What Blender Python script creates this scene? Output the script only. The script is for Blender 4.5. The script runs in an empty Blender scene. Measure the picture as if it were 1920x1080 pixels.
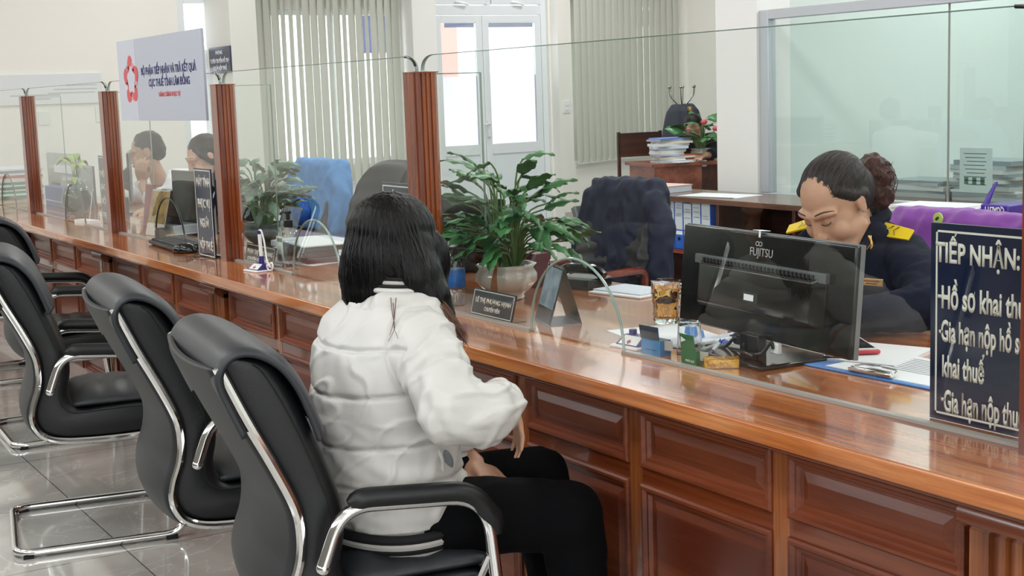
import bpy, bmesh, math, random
import numpy as np
from mathutils import Vector, Matrix, Euler, noise

sc = bpy.context.scene
COL = sc.collection
PI = math.pi
R = math.radians
random.seed(7)

# ------------------------------------------------------------------ camera
CAM = Vector((0.0, 0.0, 1.34))
FPX = 2621.0
_p, _r, _y = R(8.04), R(-1.965), R(148.65)
FW = Vector((math.cos(_y) * math.cos(_p), math.sin(_y) * math.cos(_p), -math.sin(_p)))
_up0 = Vector((math.cos(_y) * math.sin(_p), math.sin(_y) * math.sin(_p), math.cos(_p)))
_rt0 = FW.cross(_up0)
RT = math.cos(_r) * _rt0 + math.sin(_r) * _up0
UP = -math.sin(_r) * _rt0 + math.cos(_r) * _up0
cam_d = bpy.data.cameras.new('camera')
cam = bpy.data.objects.new('camera', cam_d)
COL.objects.link(cam)
M3 = Matrix((RT, UP, -FW)).transposed()
cam.matrix_world = Matrix.Translation(CAM) @ M3.to_4x4()
cam_d.sensor_width = 36.0
cam_d.lens = FPX / 1920.0 * 36.0
cam_d.clip_start = 0.05
cam_d.clip_end = 200
sc.camera = cam

# ------------------------------------------------------------------ world, exposure
sc.view_settings.view_transform = 'Standard'
sc.view_settings.look = 'None'
sc.view_settings.gamma = 1.0
sc.view_settings.use_curve_mapping = False
sc.view_settings.exposure = 0.0
sc.cycles.use_denoising = True
sc.cycles.max_bounces = 10
sc.cycles.diffuse_bounces = 5
sc.cycles.glossy_bounces = 5
sc.cycles.transmission_bounces = 10
sc.cycles.transparent_max_bounces = 40
sc.cycles.caustics_reflective = False
sc.cycles.caustics_refractive = False
sc.cycles.sample_clamp_indirect = 6.0

w = bpy.data.worlds.new('overcast_sky')
sc.world = w
w.use_nodes = True
wn = w.node_tree.nodes
wn['Background'].inputs[0].default_value = (0.93, 0.96, 1.0, 1)
wn['Background'].inputs[1].default_value = 3.8

def area_light(name, loc, rot, sx, sy, power, color=(1, 1, 1)):
    d = bpy.data.lights.new(name, 'AREA')
    d.shape = 'RECTANGLE'
    d.size, d.size_y = sx, sy
    d.energy = power
    d.color = color
    o = bpy.data.objects.new(name, d)
    o.location = loc
    o.rotation_euler = rot
    COL.objects.link(o)
    return o

# ceiling lamp rows of the hall (above the frame), and area lights added for unseen customer-side daylight
CEIL = 3.45
for i, x in enumerate((-10.0, -7.6, -5.2, -2.8, -0.4, 2.0)):
    area_light('ceiling_lamp_light', (x, -0.6, CEIL - 0.06), (0, 0, 0), 1.2, 0.5, 27, (1.0, 0.99, 0.98))
    area_light('ceiling_lamp_light', (x, 3.7, CEIL - 0.06), (0, 0, 0), 1.2, 0.5, 27, (1.0, 0.99, 0.98))
    area_light('ceiling_lamp_light', (x, 7.3, CEIL - 0.06), (0, 0, 0), 1.2, 0.5, 40, (1.0, 0.99, 0.98))
area_light('entrance_daylight', (3.3, 0.5, 1.7), (0, R(90), 0), 2.6, 4.5, 75, (0.93, 0.97, 1.0))
area_light('street_side_fill', (-3.5, -3.3, 2.85), (R(60), 0, 0), 13.0, 0.8, 70, (0.93, 0.97, 1.0))

# ------------------------------------------------------------------ point helpers
def ray(u, v):
    return (FW * FPX + RT * (u - 960) - UP * (v - 540)) / FPX
def at_y(u, v, Y):
    d = ray(u, v); return CAM + d * ((Y - CAM.y) / d.y)
def at_x(u, v, X):
    d = ray(u, v); return CAM + d * ((X - CAM.x) / d.x)
def at_z(u, v, Z):
    d = ray(u, v); return CAM + d * ((Z - CAM.z) / d.z)

# ------------------------------------------------------------------ materials
def srgb(h):
    h = h.lstrip('#')
    c = [int(h[i:i + 2], 16) / 255 for i in (0, 2, 4)]
    return tuple((x / 12.92 if x <= 0.04045 else ((x + 0.055) / 1.055) ** 2.4) for x in c) + (1,)

def new_mat(name):
    m = bpy.data.materials.new(name)
    m.use_nodes = True
    nt = m.node_tree
    return m, nt, nt.nodes['Principled BSDF']

def mat(name, col, rough=0.5, metal=0.0, coat=0.0, bump=0.0, bscale=60, var=0.0, vscale=6, spec=None, sheen=0, stretch=(1, 1, 1)):
    m, nt, b = new_mat(name)
    c = srgb(col)
    b.inputs['Base Color'].default_value = c
    b.inputs['Roughness'].default_value = rough
    b.inputs['Metallic'].default_value = metal
    b.inputs['Coat Weight'].default_value = coat
    b.inputs['Coat Roughness'].default_value = 0.06
    if sheen:
        b.inputs['Sheen Weight'].default_value = sheen
    if spec is not None:
        b.inputs['Specular IOR Level'].default_value = spec
    tc = nt.nodes.new('ShaderNodeTexCoord')
    mp = nt.nodes.new('ShaderNodeMapping'); mp.inputs['Scale'].default_value = stretch
    nt.links.new(tc.outputs['Object'], mp.inputs[0])
    if var > 0:
        n = nt.nodes.new('ShaderNodeTexNoise'); n.inputs['Scale'].default_value = vscale
        n.inputs['Detail'].default_value = 5
        nt.links.new(mp.outputs[0], n.inputs['Vector'])
        mx = nt.nodes.new('ShaderNodeMixRGB'); mx.blend_type = 'MULTIPLY'; mx.inputs[0].default_value = 1
        cr = nt.nodes.new('ShaderNodeValToRGB')
        cr.color_ramp.elements[0].position = .3; cr.color_ramp.elements[1].position = .7
        cr.color_ramp.elements[0].color = (1 - var,) * 3 + (1,)
        cr.color_ramp.elements[1].color = (1 + var * .3,) * 3 + (1,)
        nt.links.new(n.outputs[0], cr.inputs[0])
        mx.inputs[1].default_value = c
        nt.links.new(cr.outputs[0], mx.inputs[2]); nt.links.new(mx.outputs[0], b.inputs['Base Color'])
    if bump > 0:
        n2 = nt.nodes.new('ShaderNodeTexNoise'); n2.inputs['Scale'].default_value = bscale
        n2.inputs['Detail'].default_value = 6
        nt.links.new(mp.outputs[0], n2.inputs['Vector'])
        bp = nt.nodes.new('ShaderNodeBump'); bp.inputs['Strength'].default_value = bump
        bp.inputs['Distance'].default_value = 0.01
        nt.links.new(n2.outputs[0], bp.inputs['Height']); nt.links.new(bp.outputs[0], b.inputs['Normal'])
    return m

def wood(name, dark, mid, light, axis='X', scale=1.0, rough=0.16, coat=0.6, contrast=1.0, rings=1.0):
    """varnished hardwood, grain running along axis"""
    m, nt, b = new_mat(name)
    N, L = nt.nodes.new, nt.links.new
    tc = N('ShaderNodeTexCoord')
    mp = N('ShaderNodeMapping')
    long_, short = 0.55 * scale, 9.0 * scale
    mp.inputs['Scale'].default_value = {'X': (long_, short, short), 'Y': (short, long_, short), 'Z': (short, short, long_)}[axis]
    L(tc.outputs['Object'], mp.inputs[0])
    warp = N('ShaderNodeTexNoise'); warp.inputs['Scale'].default_value = 0.9; warp.inputs['Detail'].default_value = 3
    L(mp.outputs[0], warp.inputs['Vector'])
    sc_ = N('ShaderNodeVectorMath'); sc_.operation = 'SCALE'; sc_.inputs[3].default_value = 1.6 * rings
    L(warp.outputs['Color'], sc_.inputs[0])
    ad = N('ShaderNodeVectorMath'); ad.operation = 'ADD'
    L(mp.outputs[0], ad.inputs[0]); L(sc_.outputs[0], ad.inputs[1])
    n1 = N('ShaderNodeTexNoise'); n1.inputs['Scale'].default_value = 1.3; n1.inputs['Detail'].default_value = 8; n1.inputs['Roughness'].default_value = .62
    L(ad.outputs[0], n1.inputs['Vector'])
    cr = N('ShaderNodeValToRGB')
    e = cr.color_ramp.elements
    e[0].position = 0.36; e[0].color = srgb(dark)
    e[1].position = 0.66; e[1].color = srgb(light)
    k = e.new(0.5); k.color = srgb(mid)
    L(n1.outputs[0], cr.inputs[0])
    # fine pores
    mp2 = N('ShaderNodeMapping')
    l2, s2 = 4.0, 160.0
    mp2.inputs['Scale'].default_value = {'X': (l2, s2, s2), 'Y': (s2, l2, s2), 'Z': (s2, s2, l2)}[axis]
    L(tc.outputs['Object'], mp2.inputs[0])
    n2 = N('ShaderNodeTexNoise'); n2.inputs['Scale'].default_value = 1.0; n2.inputs['Detail'].default_value = 3
    L(mp2.outputs[0], n2.inputs['Vector'])
    cr2 = N('ShaderNodeValToRGB'); cr2.color_ramp.elements[0].position = .38; cr2.color_ramp.elements[1].position = .55
    cr2.color_ramp.elements[0].color = (0.72, 0.68, 0.66, 1)
    L(n2.outputs[0], cr2.inputs[0])
    mx = N('ShaderNodeMixRGB'); mx.blend_type = 'MULTIPLY'; mx.inputs[0].default_value = 0.8 * contrast
    L(cr.outputs[0], mx.inputs[1]); L(cr2.outputs[0], mx.inputs[2])
    L(mx.outputs[0], b.inputs['Base Color'])
    b.inputs['Roughness'].default_value = rough
    b.inputs['Coat Weight'].default_value = coat
    b.inputs['Coat Roughness'].default_value = 0.05
    bp = N('ShaderNodeBump'); bp.inputs['Strength'].default_value = 0.05; bp.inputs['Distance'].default_value = 0.003
    L(n2.outputs[0], bp.inputs['Height']); L(bp.outputs[0], b.inputs['Normal'])
    return m

def pane_glass(name, tint=(0.96, 0.985, 0.975), refl=1.0, rough=0.0, gloss=(1, 1, 1)):
    """clear sheet: straight-through light plus a fresnel mirror"""
    m = bpy.data.materials.new(name); m.use_nodes = True
    nt = m.node_tree; nt.nodes.clear()
    N, L = nt.nodes.new, nt.links.new
    out = N('ShaderNodeOutputMaterial'); mix = N('ShaderNodeMixShader')
    tr = N('ShaderNodeBsdfTransparent'); gl = N('ShaderNodeBsdfGlossy')
    tr.inputs[0].default_value = tint + (1,)
    gl.inputs['Roughness'].default_value = rough
    gl.inputs[0].default_value = gloss + (1,)
    fr = N('ShaderNodeFresnel'); fr.inputs[0].default_value = 1.5
    geo = N('ShaderNodeNewGeometry')
    # same index whichever face is met
    mul = N('ShaderNodeMath'); mul.operation = 'MULTIPLY'; mul.inputs[1].default_value = refl
    inv = N('ShaderNodeMath'); inv.operation = 'SUBTRACT'; inv.inputs[0].default_value = 1.0
    L(geo.outputs['Backfacing'], inv.inputs[1])
    m2 = N('ShaderNodeMath'); m2.operation = 'MULTIPLY'
    L(fr.outputs[0], mul.inputs[0]); L(mul.outputs[0], m2.inputs[0]); L(inv.outputs[0], m2.inputs[1])
    L(m2.outputs[0], mix.inputs[0]); L(tr.outputs[0], mix.inputs[1]); L(gl.outputs[0], mix.inputs[2])
    L(mix.outputs[0], out.inputs[0])
    return m

def tinted_glass(name, col, rough=0.0, ior=1.45):
    m, nt, b = new_mat(name)
    b.inputs['Base Color'].default_value = col
    b.inputs['Transmission Weight'].default_value = 1
    b.inputs['Roughness'].default_value = rough
    b.inputs['IOR'].default_value = ior
    return m

def emit(name, col, s):
    m = bpy.data.materials.new(name); m.use_nodes = True
    nt = m.node_tree; nt.nodes.clear()
    o = nt.nodes.new('ShaderNodeOutputMaterial'); e = nt.nodes.new('ShaderNodeEmission')
    e.inputs[0].default_value = srgb(col); e.inputs[1].default_value = s
    nt.links.new(e.outputs[0], o.inputs[0])
    return m

# ------------------------------------------------------------------ mesh helpers
class MB:
    def __init__(s):
        s.bm = bmesh.new()
        s.slot = 0
    def _mark(s, faces):
        for f in faces: f.material_index = s.slot
    def box(s, x0, x1, y0, y1, z0, z1, mtx=None):
        vs = [s.bm.verts.new((x, y, z)) for z in (z0, z1) for y in (y0, y1) for x in (x0, x1)]
        if mtx:
            for v in vs: v.co = mtx @ v.co
        q = [(0, 2, 3, 1), (4, 5, 7, 6), (0, 1, 5, 4), (2, 6, 7, 3), (0, 4, 6, 2), (1, 3, 7, 5)]
        s._mark([s.bm.faces.new([vs[i] for i in f]) for f in q])
        return s
    def cbox(s, c, d, mtx=None):
        return s.box(c[0] - d[0] / 2, c[0] + d[0] / 2, c[1] - d[1] / 2, c[1] + d[1] / 2, c[2] - d[2] / 2, c[2] + d[2] / 2, mtx)
    def loft(s, rings, cap=True, closed=False):
        vr = [[s.bm.verts.new(p) for p in r] for r in rings]
        n = len(vr[0])
        fs = []
        rng = range(len(vr)) if closed else range(len(vr) - 1)
        for i in rng:
            a, b = vr[i], vr[(i + 1) % len(vr)]
            for j in range(n):
                k = (j + 1) % n
                fs.append(s.bm.faces.new((a[j], a[k], b[k], b[j])))
        if cap and not closed:
            fs.append(s.bm.faces.new(list(reversed(vr[0]))))
            fs.append(s.bm.faces.new(vr[-1]))
        s._mark(fs)
        return s
    def prism(s, poly, fn, a, b):
        """poly of 2D points; fn(p, q, t) -> 3D; extruded from t=a to t=b"""
        return s.loft([[fn(p, q, a) for p, q in poly], [fn(p, q, b) for p, q in poly]])
    def tube(s, pts, r, seg=10, closed=False, flat=None, cap=True):
        pts = [Vector(p) for p in pts]
        n = len(pts)
        rs = r if isinstance(r, (list, tuple)) else [r] * n
        tang = []
        for i in range(n):
            if closed:
                t = pts[(i + 1) % n] - pts[i - 1]
            else:
                t = pts[min(i + 1, n - 1)] - pts[max(i - 1, 0)]
            tang.append(t.normalized() if t.length > 1e-9 else Vector((0, 0, 1)))
        up = Vector((0, 0, 1)) if abs(tang[0].z) < .9 else Vector((1, 0, 0))
        nrm = (up - tang[0] * up.dot(tang[0])).normalized()
        rings = []
        for i in range(n):
            nrm = (nrm - tang[i] * nrm.dot(tang[i])).normalized()
            bn = tang[i].cross(nrm)
            fl = flat if flat else 1.0
            rings.append([pts[i] + (nrm * math.cos(2 * PI * k / seg) * fl + bn * math.sin(2 * PI * k / seg)) * rs[i] for k in range(seg)])
        return s.loft(rings, closed=closed, cap=cap)
    def lathe(s, prof, c=(0, 0, 0), seg=32, mod=None, cap=True):
        rings = []
        for r, z in prof:
            ring = []
            for k in range(seg):
                a = 2 * PI * k / seg
                rr = r * (mod(a, z) if mod else 1)
                ring.append(Vector((c[0] + rr * math.cos(a), c[1] + rr * math.sin(a), c[2] + z)))
            rings.append(ring)
        return s.loft(rings, cap=cap)
    def ell(s, c, r, rot=None, seg=20, rg=12):
        c = Vector(c)
        if not hasattr(r, '__len__'): r = (r, r, r)
        rings = []
        for i in range(1, rg):
            t = PI * i / rg
            ring = []
            for k in range(seg):
                a = 2 * PI * k / seg
                p = Vector((r[0] * math.sin(t) * math.cos(a), r[1] * math.sin(t) * math.sin(a), -r[2] * math.cos(t)))
                if rot: p = rot @ p
                ring.append(c + p)
            rings.append(ring)
        return s.loft(rings)
    def limb(s, pts, seg=14):
        """pts: (x,y,z,r) joints: tapered segments with round joints"""
        for i in range(len(pts)):
            p = pts[i]
            s.ell(p[:3], p[3], seg=seg, rg=8)
            if i + 1 < len(pts):
                q = pts[i + 1]
                if (Vector(q[:3]) - Vector(p[:3])).length > 1e-4:
                    s.tube([p[:3], q[:3]], [p[3] * .995, q[3] * .995], seg=seg)
        return s
    def quad(s, a, b, c, d):
        s._mark([s.bm.faces.new([s.bm.verts.new(p) for p in (a, b, c, d)])])
        return s
    def grid(s, fn, nu, nv, thick=0.0):
        """surface fn(u,v)->(Vector); thick>0 gives it a back offset along the normal"""
        P = [[Vector(fn(i / nu, j / nv)) for j in range(nv + 1)] for i in range(nu + 1)]
        V = [[s.bm.verts.new(p) for p in row] for row in P]
        fs = []
        for i in range(nu):
            for j in range(nv):
                fs.append(s.bm.faces.new((V[i][j], V[i + 1][j], V[i + 1][j + 1], V[i][j + 1])))
        s._mark(fs)
        if thick:
            s.bm.normal_update()
            W = [[s.bm.verts.new(V[i][j].co - V[i][j].normal * thick) for j in range(nv + 1)] for i in range(nu + 1)]
            fs = []
            for i in range(nu):
                for j in range(nv):
                    fs.append(s.bm.faces.new((W[i][j + 1], W[i + 1][j + 1], W[i + 1][j], W[i][j])))
            for i in range(nu):
                fs.append(s.bm.faces.new((V[i][0], W[i][0], W[i + 1][0], V[i + 1][0])))
                fs.append(s.bm.faces.new((V[i + 1][nv], W[i + 1][nv], W[i][nv], V[i][nv])))
            for j in range(nv):
                fs.append(s.bm.faces.new((V[0][j + 1], W[0][j + 1], W[0][j], V[0][j])))
                fs.append(s.bm.faces.new((V[nu][j], W[nu][j], W[nu][j + 1], V[nu][j + 1])))
            s._mark(fs)
        return s
    def xf(s, mtx):
        s.bm.transform(mtx); return s
    def build(s, name, mats, parent=None, smooth=False, bevel=0.0, bseg=2, subsurf=0, angle=35):
        bmesh.ops.recalc_face_normals(s.bm, faces=s.bm.faces)
        me = bpy.data.meshes.new(name)
        s.bm.to_mesh(me); s.bm.free()
        if not isinstance(mats, (list, tuple)): mats = [mats]
        for m in mats: me.materials.append(m)
        o = bpy.data.objects.new(name, me)
        COL.objects.link(o)
        if parent: o.parent = parent
        if smooth:
            me.polygons.foreach_set('use_smooth', [True] * len(me.polygons))
            if smooth != 'all':
                me.set_sharp_from_angle(angle=R(angle))
        if bevel:
            bv = o.modifiers.new('bevel', 'BEVEL'); bv.width = bevel; bv.segments = bseg
            bv.limit_method = 'ANGLE'; bv.angle_limit = R(40)
            me.polygons.foreach_set('use_smooth', [True] * len(me.polygons))
            bv.harden_normals = False
            me.set_sharp_from_angle(angle=R(50))
        if subsurf:
            sb = o.modifiers.new('subsurf', 'SUBSURF'); sb.levels = sb.render_levels = subsurf
        return o
    def blob(s, name, m, parent=None, voxel=0.006, smooth=4, disp=None, post=0):
        """fuse all volumes into one continuous skin, relax it, then displace"""
        bmesh.ops.recalc_face_normals(s.bm, faces=s.bm.faces)
        me = bpy.data.meshes.new('tmp'); s.bm.to_mesh(me); s.bm.free()
        o = bpy.data.objects.new('tmp', me); COL.objects.link(o)
        rm = o.modifiers.new('r', 'REMESH'); rm.mode = 'VOXEL'; rm.voxel_size = voxel
        bpy.context.view_layer.update()
        dg = bpy.context.evaluated_depsgraph_get()
        me2 = bpy.data.meshes.new_from_object(o.evaluated_get(dg))
        bpy.data.objects.remove(o); bpy.data.meshes.remove(me)
        bm = bmesh.new(); bm.from_mesh(me2)
        for _ in range(smooth):
            bmesh.ops.smooth_vert(bm, verts=bm.verts, factor=0.5, use_axis_x=True, use_axis_y=True, use_axis_z=True)
        if disp:
            bm.normal_update()
            new = [v.co + v.normal * disp(v.co, v.normal) for v in bm.verts]
            for v, c in zip(bm.verts, new): v.co = c
            for _ in range(post):
                bmesh.ops.smooth_vert(bm, verts=bm.verts, factor=0.5, use_axis_x=True, use_axis_y=True, use_axis_z=True)
        bm.to_mesh(me2); bm.free()
        me2.name = name
        me2.materials.clear()
        for mm in (m if isinstance(m, (list, tuple)) else [m]): me2.materials.append(mm)
        me2.polygons.foreach_set('use_smooth', [True] * len(me2.polygons))
        ob = bpy.data.objects.new(name, me2); COL.objects.link(ob)
        if parent: ob.parent = parent
        return ob

def catmull(pts, n=6, closed=False):
    P = [Vector(p) for p in pts]; out = []; N = len(P)
    for i in range(N if closed else N - 1):
        a = P[i - 1] if (i or closed) else P[0]
        b = P[i]; c = P[(i + 1) % N]
        d = P[(i + 2) % N] if (closed or i + 2 < N) else P[-1]
        for k in range(n):
            t = k / n
            out.append(.5 * ((2 * b) + (c - a) * t + (2 * a - 5 * b + 4 * c - d) * t * t + (3 * b - a - 3 * c + d) * t ** 3))
    if not closed: out.append(P[-1])
    return out

def rounded(pts, r, n=5):
    """polyline with its corners rounded"""
    P = [Vector(p) for p in pts]; out = [P[0]]
    for i in range(1, len(P) - 1):
        a = (P[i - 1] - P[i]); b = (P[i + 1] - P[i])
        rr = min(r, a.length * .49, b.length * .49)
        p0 = P[i] + a.normalized() * rr; p1 = P[i] + b.normalized() * rr
        for k in range(n + 1):
            t = k / n
            out.append((1 - t) ** 2 * p0 + 2 * t * (1 - t) * P[i] + t * t * p1)
    out.append(P[-1]); return out

def tag(o, label, cat, group=None):
    o['label'] = label; o['category'] = cat
    if group: o['group'] = group
    return o
def thing(name, label, cat, loc=(0, 0, 0), rz=0.0, group=None):
    o = bpy.data.objects.new(name, None); o.empty_display_size = .05
    COL.objects.link(o); o.location = loc; o.rotation_euler = (0, 0, rz)
    return tag(o, label, cat, group)
def struct(o):
    o['kind'] = 'structure'; return o
def copy_tree(o, loc, rz, label, group=None):
    def rec(a, par):
        c = a.copy(); COL.objects.link(c)
        if par: c.parent = par
        for ch in a.children: rec(ch, c)
        return c
    c = rec(o, None); c.location = loc; c.rotation_euler = (0, 0, rz); c['label'] = label
    if group: c['group'] = group
    return c

def lettering(parent, lines, m, name='lettering', mtx=None, bold=0.012, depth=0.0006):
    """lines: (text, x0, z0, x1, z1, cap) baseline from (x0,z0) to (x1,z1) on the local xz plane facing -y"""
    allb = bmesh.new()
    for ln in lines:
        text, x0, z0, x1, z1, cap = ln[:6]
        cu = bpy.data.curves.new('t', 'FONT'); cu.body = text; cu.offset = bold; cu.resolution_u = 3
        o = bpy.data.objects.new('t', cu); COL.objects.link(o)
        dg = bpy.context.evaluated_depsgraph_get()
        me = bpy.data.meshes.new_from_object(o.evaluated_get(dg))
        bpy.data.objects.remove(o); bpy.data.curves.remove(cu)
        xs = [v.co.x for v in me.vertices]
        if not xs: continue
        a, b = min(xs), max(xs)
        L = math.hypot(x1 - x0, z1 - z0); dx, dz = (x1 - x0) / L, (z1 - z0) / L
        sx = L / (b - a); sy = cap / 0.72
        for v in me.vertices:
            p = (v.co.x - a) * sx; q = v.co.y * sy
            v.co = Vector((x0 + dx * p - dz * q * 0, 0, z0 + dz * p + q))
        allb.from_mesh(me); bpy.data.meshes.remove(me)
    bmesh.ops.remove_doubles(allb, verts=allb.verts, dist=1e-6)
    ex = bmesh.ops.extrude_face_region(allb, geom=list(allb.faces))
    for g in ex['geom']:
        if isinstance(g, bmesh.types.BMVert): g.co.y -= depth
    bmesh.ops.recalc_face_normals(allb, faces=allb.faces)
    me = bpy.data.meshes.new(name)
    if mtx: allb.transform(mtx)
    allb.to_mesh(me); allb.free(); me.materials.append(m)
    o = bpy.data.objects.new(name, me); COL.objects.link(o)
    if parent: o.parent = parent
    return o
# ------------------------------------------------------------------ palette
W_TOP = wood('varnished_counter_wood', '#8f4a22', '#bb6f3a', '#d8965c', 'X', 0.9, rough=0.16, coat=.6)
W_FRONT = wood('varnished_panel_wood', '#58250f', '#73371c', '#87472a', 'X', .7, rough=0.22, coat=.6, contrast=.6)
W_PANEL = wood('varnished_field_wood', '#552210', '#6f341b', '#88472b', 'X', 0.55, rough=0.36, coat=.08, rings=1.8, contrast=.6)
W_STILE = wood('varnished_stile_wood', '#6d3619', '#8d5029', '#a0613a', 'Z', 0.8, rough=0.22, coat=.5)
W_POST = wood('varnished_post_wood', '#6a2a10', '#96481c', '#b25c26', 'Z', 0.7, rough=0.2, coat=.7)
W_CAB = wood('dark_cabinet_wood', '#2b1410', '#472219', '#5b3226', 'X', 0.8, rough=0.3, coat=.2)
W_CABTOP = wood('cabinet_top_wood', '#4c2f26', '#6c4838', '#82604e', 'X', 0.8, rough=0.25, coat=.3)
W_DESK = wood('reddish_desk_wood', '#6a3222', '#874936', '#9a5c47', 'X', 0.8, rough=0.4, coat=.1)
W_ARM = wood('armrest_wood', '#5a1b10', '#7c2c1a', '#96402a', 'X', 0.8, rough=0.2, coat=.6)
WALL = mat('painted_wall', '#efede7', .6, bump=.02, bscale=120)
WALL2 = mat('painted_pillar', '#ececea', .6, bump=.02, bscale=120)
WALLG = mat('pillar_paint_with_shade', '#dcdcd6', .6)  # whole pillar greyed, the shade of its side put into the colour
CEILM = mat('white_ceiling', '#f1f1ec', .8)
PVC = mat('white_plastic_frame', '#e9eef2', .3)
PVC2 = mat('white_plastic_panel', '#e6edf2', .35)
ALU = mat('pale_aluminium_frame', '#c3c8cf', .35, metal=.3)
CHROME = mat('chrome', '#e4e4e4', .09, metal=1.0)
STEEL = mat('brushed_steel', '#a8a8a6', .25, metal=1.0)
LEATHER = mat('black_leather', '#0e1114', .42, bump=.06, bscale=260)
LEATHER_B = mat('charcoal_back_leather', '#1c1e20', .5, bump=.08, bscale=320)
LEATHER_G = mat('grey_leather', '#2b2e33', .44, bump=.05, bscale=240)
BLACKP = mat('black_plastic', '#0f1011', .3)
BLACKG = mat('glossy_black_plastic', '#0a0b0c', .12)
BLACKR = mat('black_rubber', '#0b0b0b', .7)
GREYP = mat('grey_plastic', '#73777a', .4)
GREYM = mat('pale_grey_plastic', '#b6bbb8', .45)
DGREY = mat('dark_grey_plastic', '#54595b', .4)
WHITE = mat('white_plastic', '#ececec', .35)
PAPER = mat('white_paper', '#eef0f4', .75)
PAPER2 = mat('bluish_paper', '#d6dde8', .75)
PAPER3 = mat('cream_paper', '#e6dfcf', .75)
PRINT = mat('grey_print', '#6c7078', .7)
NAVY = mat('navy_sign_face', '#141d38', .12)
NAVYF = mat('navy_cloth', '#161e36', .62, bump=.1, bscale=500, spec=.3)
SIGNTXT = mat('silver_lettering', '#d9d6cc', .5)
SIGNW = mat('white_lettering', '#e8eaf0', .5)
BLUEP = mat('blue_plastic', '#2a4fb4', .35)
PURPLEP = mat('violet_plastic', '#2c2270', .3)
GLASS = pane_glass('screen_glass', (0.972, 0.99, 0.982), 1.1)
GEDGE = mat('glass_edge_green', '#8ea39c', .15)
GEDGE_D = mat('glass_edge_dark', '#14191a', .2)
GEDGE_G = mat('glass_rim_green', '#5d756d', .2)
SEAL = mat('clear_seal', '#9c9a94', .4)
ACRYL = pane_glass('clear_acrylic', (0.97, 0.975, 0.97), 1.0)
CLEARG = pane_glass('thin_clear_glass', (0.93, 0.95, 0.95), 1.3)
SKIN = mat('skin', '#c79a80', .5, var=.10, vscale=18, bump=.05, bscale=300)
SKIN_M = mat('skin_tan', '#b98d72', .5, var=.08, vscale=18)
SKIN_F = mat('skin_fair', '#cfa68e', .5, var=.06, vscale=18)
for s_ in (SKIN, SKIN_M, SKIN_F):
    b_ = s_.node_tree.nodes['Principled BSDF']
    b_.inputs['Subsurface Weight'].default_value = .12
    b_.inputs['Subsurface Radius'].default_value = (.01, .004, .002)
    b_.inputs['Subsurface Scale'].default_value = 1.0
BROW = mat('eyebrow_hair', '#4c3a33', .7)
LASH = mat('dark_lash', '#2a1d1a', .6)
LIP = mat('lips', '#a8665a', .45)
def hair_mat(name, c0, c1, stretch=(14, 14, 1.2), rough=.38):
    m, nt, b = new_mat(name)
    tc = nt.nodes.new('ShaderNodeTexCoord'); mp = nt.nodes.new('ShaderNodeMapping')
    mp.inputs['Scale'].default_value = stretch
    n = nt.nodes.new('ShaderNodeTexNoise'); n.inputs['Scale'].default_value = 14; n.inputs['Detail'].default_value = 6
    cr = nt.nodes.new('ShaderNodeValToRGB')
    cr.color_ramp.elements[0].position = .35; cr.color_ramp.elements[1].position = .7
    cr.color_ramp.elements[0].color = srgb(c0); cr.color_ramp.elements[1].color = srgb(c1)
    nt.links.new(tc.outputs['Object'], mp.inputs[0]); nt.links.new(mp.outputs[0], n.inputs['Vector'])
    nt.links.new(n.outputs[0], cr.inputs[0]); nt.links.new(cr.outputs[0], b.inputs['Base Color'])
    bp = nt.nodes.new('ShaderNodeBump'); bp.inputs['Strength'].default_value = .6; bp.inputs['Distance'].default_value = .004
    nt.links.new(n.outputs[0], bp.inputs['Height']); nt.links.new(bp.outputs[0], b.inputs['Normal'])
    b.inputs['Roughness'].default_value = rough
    b.inputs['Specular IOR Level'].default_value = .22
    return m
HAIR_BLK = hair_mat('black_hair', '#020202', '#070608', rough=.36)
HAIR_BRN = hair_mat('dark_brown_hair', '#191416', '#33292a')
HAIR_TIP = hair_mat('reddish_brown_hair', '#2c1414', '#55302a')
HAIR_TIP2 = mat('brown_hair_ends', '#5a3826', .5)
JACKET = mat('white_quilted_nylon', '#cbcac7', .45, bump=.12, bscale=35)
TROUS = mat('black_trousers', '#050609', .9, bump=.2, bscale=400, spec=.15)
RIB_B = mat('black_rib', '#0c0c10', .8)
RIB_W = mat('grey_rib', '#b6b4b0', .8)
SHIRT = mat('white_shirt', '#e6e9ee', .7, bump=.1, bscale=60)
UNIF = mat('navy_uniform', '#10162a', .85, bump=.12, bscale=500, spec=.2)
YELLOW = mat('yellow_epaulette', '#f2cf1e', .45)
GOLD = mat('gold_metal', '#d8b26a', .25, metal=.9)
LEAF = mat('green_leaf', '#3d7a42', .36, var=.4, vscale=9)
LEAF2 = mat('pale_green_leaf', '#6f8f74', .4, var=.3, vscale=7)
LEAF3 = mat('yellow_green_leaf', '#9db86a', .4, var=.2, vscale=7)
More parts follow.
